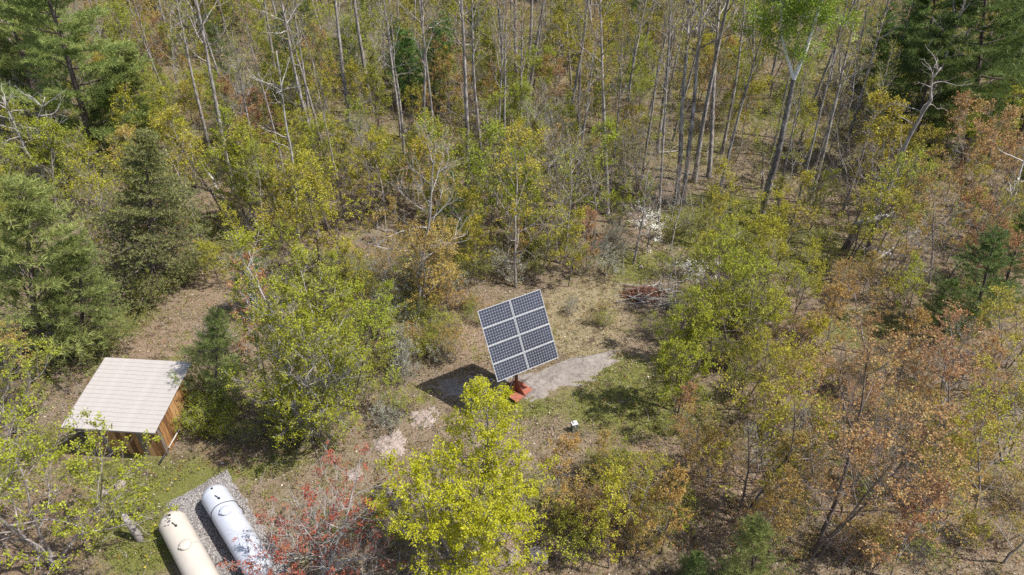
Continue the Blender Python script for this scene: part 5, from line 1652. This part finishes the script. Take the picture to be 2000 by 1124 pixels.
def grass_cover():
    rng = np.random.default_rng(43)
    q = Quads(); cols = []
    for n, y0, y1, hgt in ((50000, 11, 34, 0.16), (32000, 34, 62, 0.24), (14000, 62, 110, 0.35)):
        x, y = scatter(n, rng, y0, y1)
        gr = patch_field(x, y, GREEN); stw = patch_field(x, y, STRAW)
        p = 0.27 + 0.65 * gr + 0.7 * stw + 0.22 * wob(x, y, 0.5, 2)
        ok = free(x, y) & ~rock_mask(x, y) & (rng.uniform(0, 1, len(x)) < p)
        x, y, gr, stw = x[ok], y[ok], gr[ok], stw[ok]
        k = len(x)
        z = terrain(x, y)
        m = 3
        c0 = np.repeat(np.stack([x, y, z], 1), m, 0) + rng.normal(0, 0.04, (k * m, 3)) * [1, 1, 0.2]
        ax = rng.normal(size=(k * m, 3)) * 0.7 + [0, 0, 0.75]
        leaf_quads(q, c0, ax, hgt * rng.uniform(0.5, 1.3, k * m), np.full(k * m, 0.5), rng, wid=0.16, flat=1)
        cg = pick(rng, k, [(3, (0.165, 0.165, 0.055)), (2, (0.23, 0.215, 0.075)), (2, (0.11, 0.14, 0.035)), (1.5, (0.32, 0.27, 0.11))])
        cs = pick(rng, k, [(3, (0.33, 0.27, 0.15)), (2, (0.43, 0.36, 0.23)), (1.3, (0.22, 0.17, 0.09)), (1.6, (0.18, 0.19, 0.06))])
        c = np.where((rng.uniform(0, 1, k) < np.clip(stw * 1.1 + 0.25 - gr * 0.4, 0, 1))[:, None], cs, cg)
        cols.append(np.repeat(np.repeat(c, m, 0), 4, 0))
    o = link_obj('grass', q.mesh('grass', False, np.concatenate(cols)), M['herbs'])
    tag(o, 'short green and straw-coloured grass growing through the litter', 'grass', None, 'stuff')


def undergrowth():
    rng = np.random.default_rng(47)
    q = Quads(); cols = []
    for n, y0, y1, sc in ((15000, 11, 34, 0.75), (17000, 34, 62, 1.15), (16000, 62, 112, 2.0)):
        x, y = scatter(n, rng, y0, y1)
        gr = patch_field(x, y, GREEN); pk = patch_field(x, y, PINK); stw = patch_field(x, y, STRAW)
        far = np.clip((y - 32) / 20, 0, 1)
        ru = patch_field(x, y, RUSTY)
        p = 0.42 + 0.55 * gr - 0.12 * pk - 0.35 * stw + 0.45 * ru + 0.35 * far + 0.4 * wob(x, y, 0.35, 5)
        ok = free(x, y) & ~rock_mask(x, y) & (rng.uniform(0, 1, len(x)) < p)
        x, y, gr, far, ru = x[ok], y[ok], gr[ok], far[ok], ru[ok]
        k = len(x); m = 10
        z = terrain(x, y)
        rad = rng.uniform(0.12, 0.34, k) * sc; hh = rng.uniform(0.12, 0.6, k) * sc ** 1.4
        c0 = np.repeat(np.stack([x, y, z], 1), m, 0)
        off = rng.normal(size=(k * m, 3)) * np.repeat(rad, m)[:, None] * 0.6
        off[:, 2] = np.abs(rng.normal(0, 0.5, k * m)) * np.repeat(hh, m) + 0.03
        ax = rng.normal(size=(k * m, 3)) + [0, 0, 0.3]
        leaf_quads(q, c0 + off, ax, 0.08 * sc ** 0.8 * rng.uniform(0.6, 1.3, k * m), np.full(k * m, 0.5), rng, wid=0.75)
        cg = pick(rng, k, [(3, (0.18, 0.22, 0.035)), (2, (0.26, 0.28, 0.05)), (2, (0.10, 0.15, 0.028)), (1, (0.33, 0.32, 0.07))])
        cr = pick(rng, k, [(2, (0.40, 0.23, 0.10)), (2, (0.36, 0.17, 0.08)), (1.5, (0.40, 0.30, 0.09)), (1, (0.26, 0.27, 0.06)), (1, (0.44, 0.31, 0.20))])
        cy = pick(rng, k, [(2.4, (0.32, 0.25, 0.05)), (1.3, (0.36, 0.19, 0.065)), (1.4, (0.24, 0.21, 0.04)), (0.8, (0.30, 0.13, 0.055)), (1.6, (0.22, 0.24, 0.045))])
        c = np.where((rng.uniform(0, 1, k) < 0.35 + 0.6 * gr - 0.3 * ru)[:, None], cg, np.where((rng.uniform(0, 1, k) < ru * 0.8)[:, None], cr, cy))
        cols.append(np.repeat(np.repeat(c, m, 0), 4, 0))
    o = link_obj('undergrowth', q.mesh('undergrowth', False, np.concatenate(cols)), M['herbs'])
    tag(o, 'low mixed green and yellow leafy plants covering the forest floor', 'undergrowth', None, 'stuff')


def twig_brush():
    rng = np.random.default_rng(53)
    q = Quads()
    for n, y0, y1, sc in ((4200, 11, 34, 0.9), (6500, 34, 62, 1.5), (5500, 62, 110, 2.1)):
        x, y = scatter(n, rng, y0, y1)
        stw = patch_field(x, y, STRAW); pk = patch_field(x, y, PINK)
        ok = free(x, y) & ~rock_mask(x, y) & (rng.uniform(0, 1, len(x)) < 0.75 - 0.6 * stw - 0.25 * pk)
        for xx, yy in zip(x[ok], y[ok]):
            L = rng.uniform(0.4, 1.6) * sc
            lying = rng.uniform() < 0.35
            d = rng.normal(size=3) * (1 if lying else 0.35) + [0, 0, 0.02 if lying else 1]
            if lying:
                d[2] = rng.uniform(0, 0.15)
            b = branch(rng, (xx, yy, float(terrain(xx, yy)) + 0.03), d, L, 3, 0.12, 0.0)
            r = 0.008 * sc ** 1.1 * rng.uniform(0.7, 1.8)
            q.tube(b, np.array([r, r * 0.8, r * 0.6, r * 0.3]), 3, rng.uniform())
    o = link_obj('twig_brush', q.mesh('twig_brush', True), leaf_mat('dead_twigs', [(0, (0.14, 0.115, 0.10)), (0.5, (0.28, 0.245, 0.22)), (1, (0.46, 0.43, 0.40))], 0.0, 0.9))
    tag(o, 'thin grey dead twigs and stems all over the forest floor', 'twigs', None, 'stuff')


def dandelions():
    rng = np.random.default_rng(61)
    q = Quads()
    for px, py in ((288, 1090), (292, 1098), (286, 1112), (300, 1040), (306, 1030), (250, 985), (390, 920), (360, 905), (420, 985), (330, 960), (240, 1010), (275, 970), (345, 940)):
        g = ground_at(px, py)
        a = np.arange(9) * 2 * PI / 9
        ax = np.stack([np.cos(a), np.sin(a), np.full(9, 0.25)], 1)
        leaf_quads(q, np.tile(g + [0, 0, 0.13], (9, 1)), ax, np.full(9, 0.055), rng.uniform(0, 1, 9), rng, wid=0.6)
    o = link_obj('dandelion_flowers', q.mesh('dandelion_flowers'), leaf_mat('dandelion', [(0, (0.55, 0.40, 0.02)), (1, (0.70, 0.55, 0.03))], 0.2))
    tag(o, 'tiny yellow dandelion heads in the grass by the tanks', 'flowers', None, 'stuff')


dandelions()
leaf_litter()
grass_cover()
undergrowth()
twig_brush()
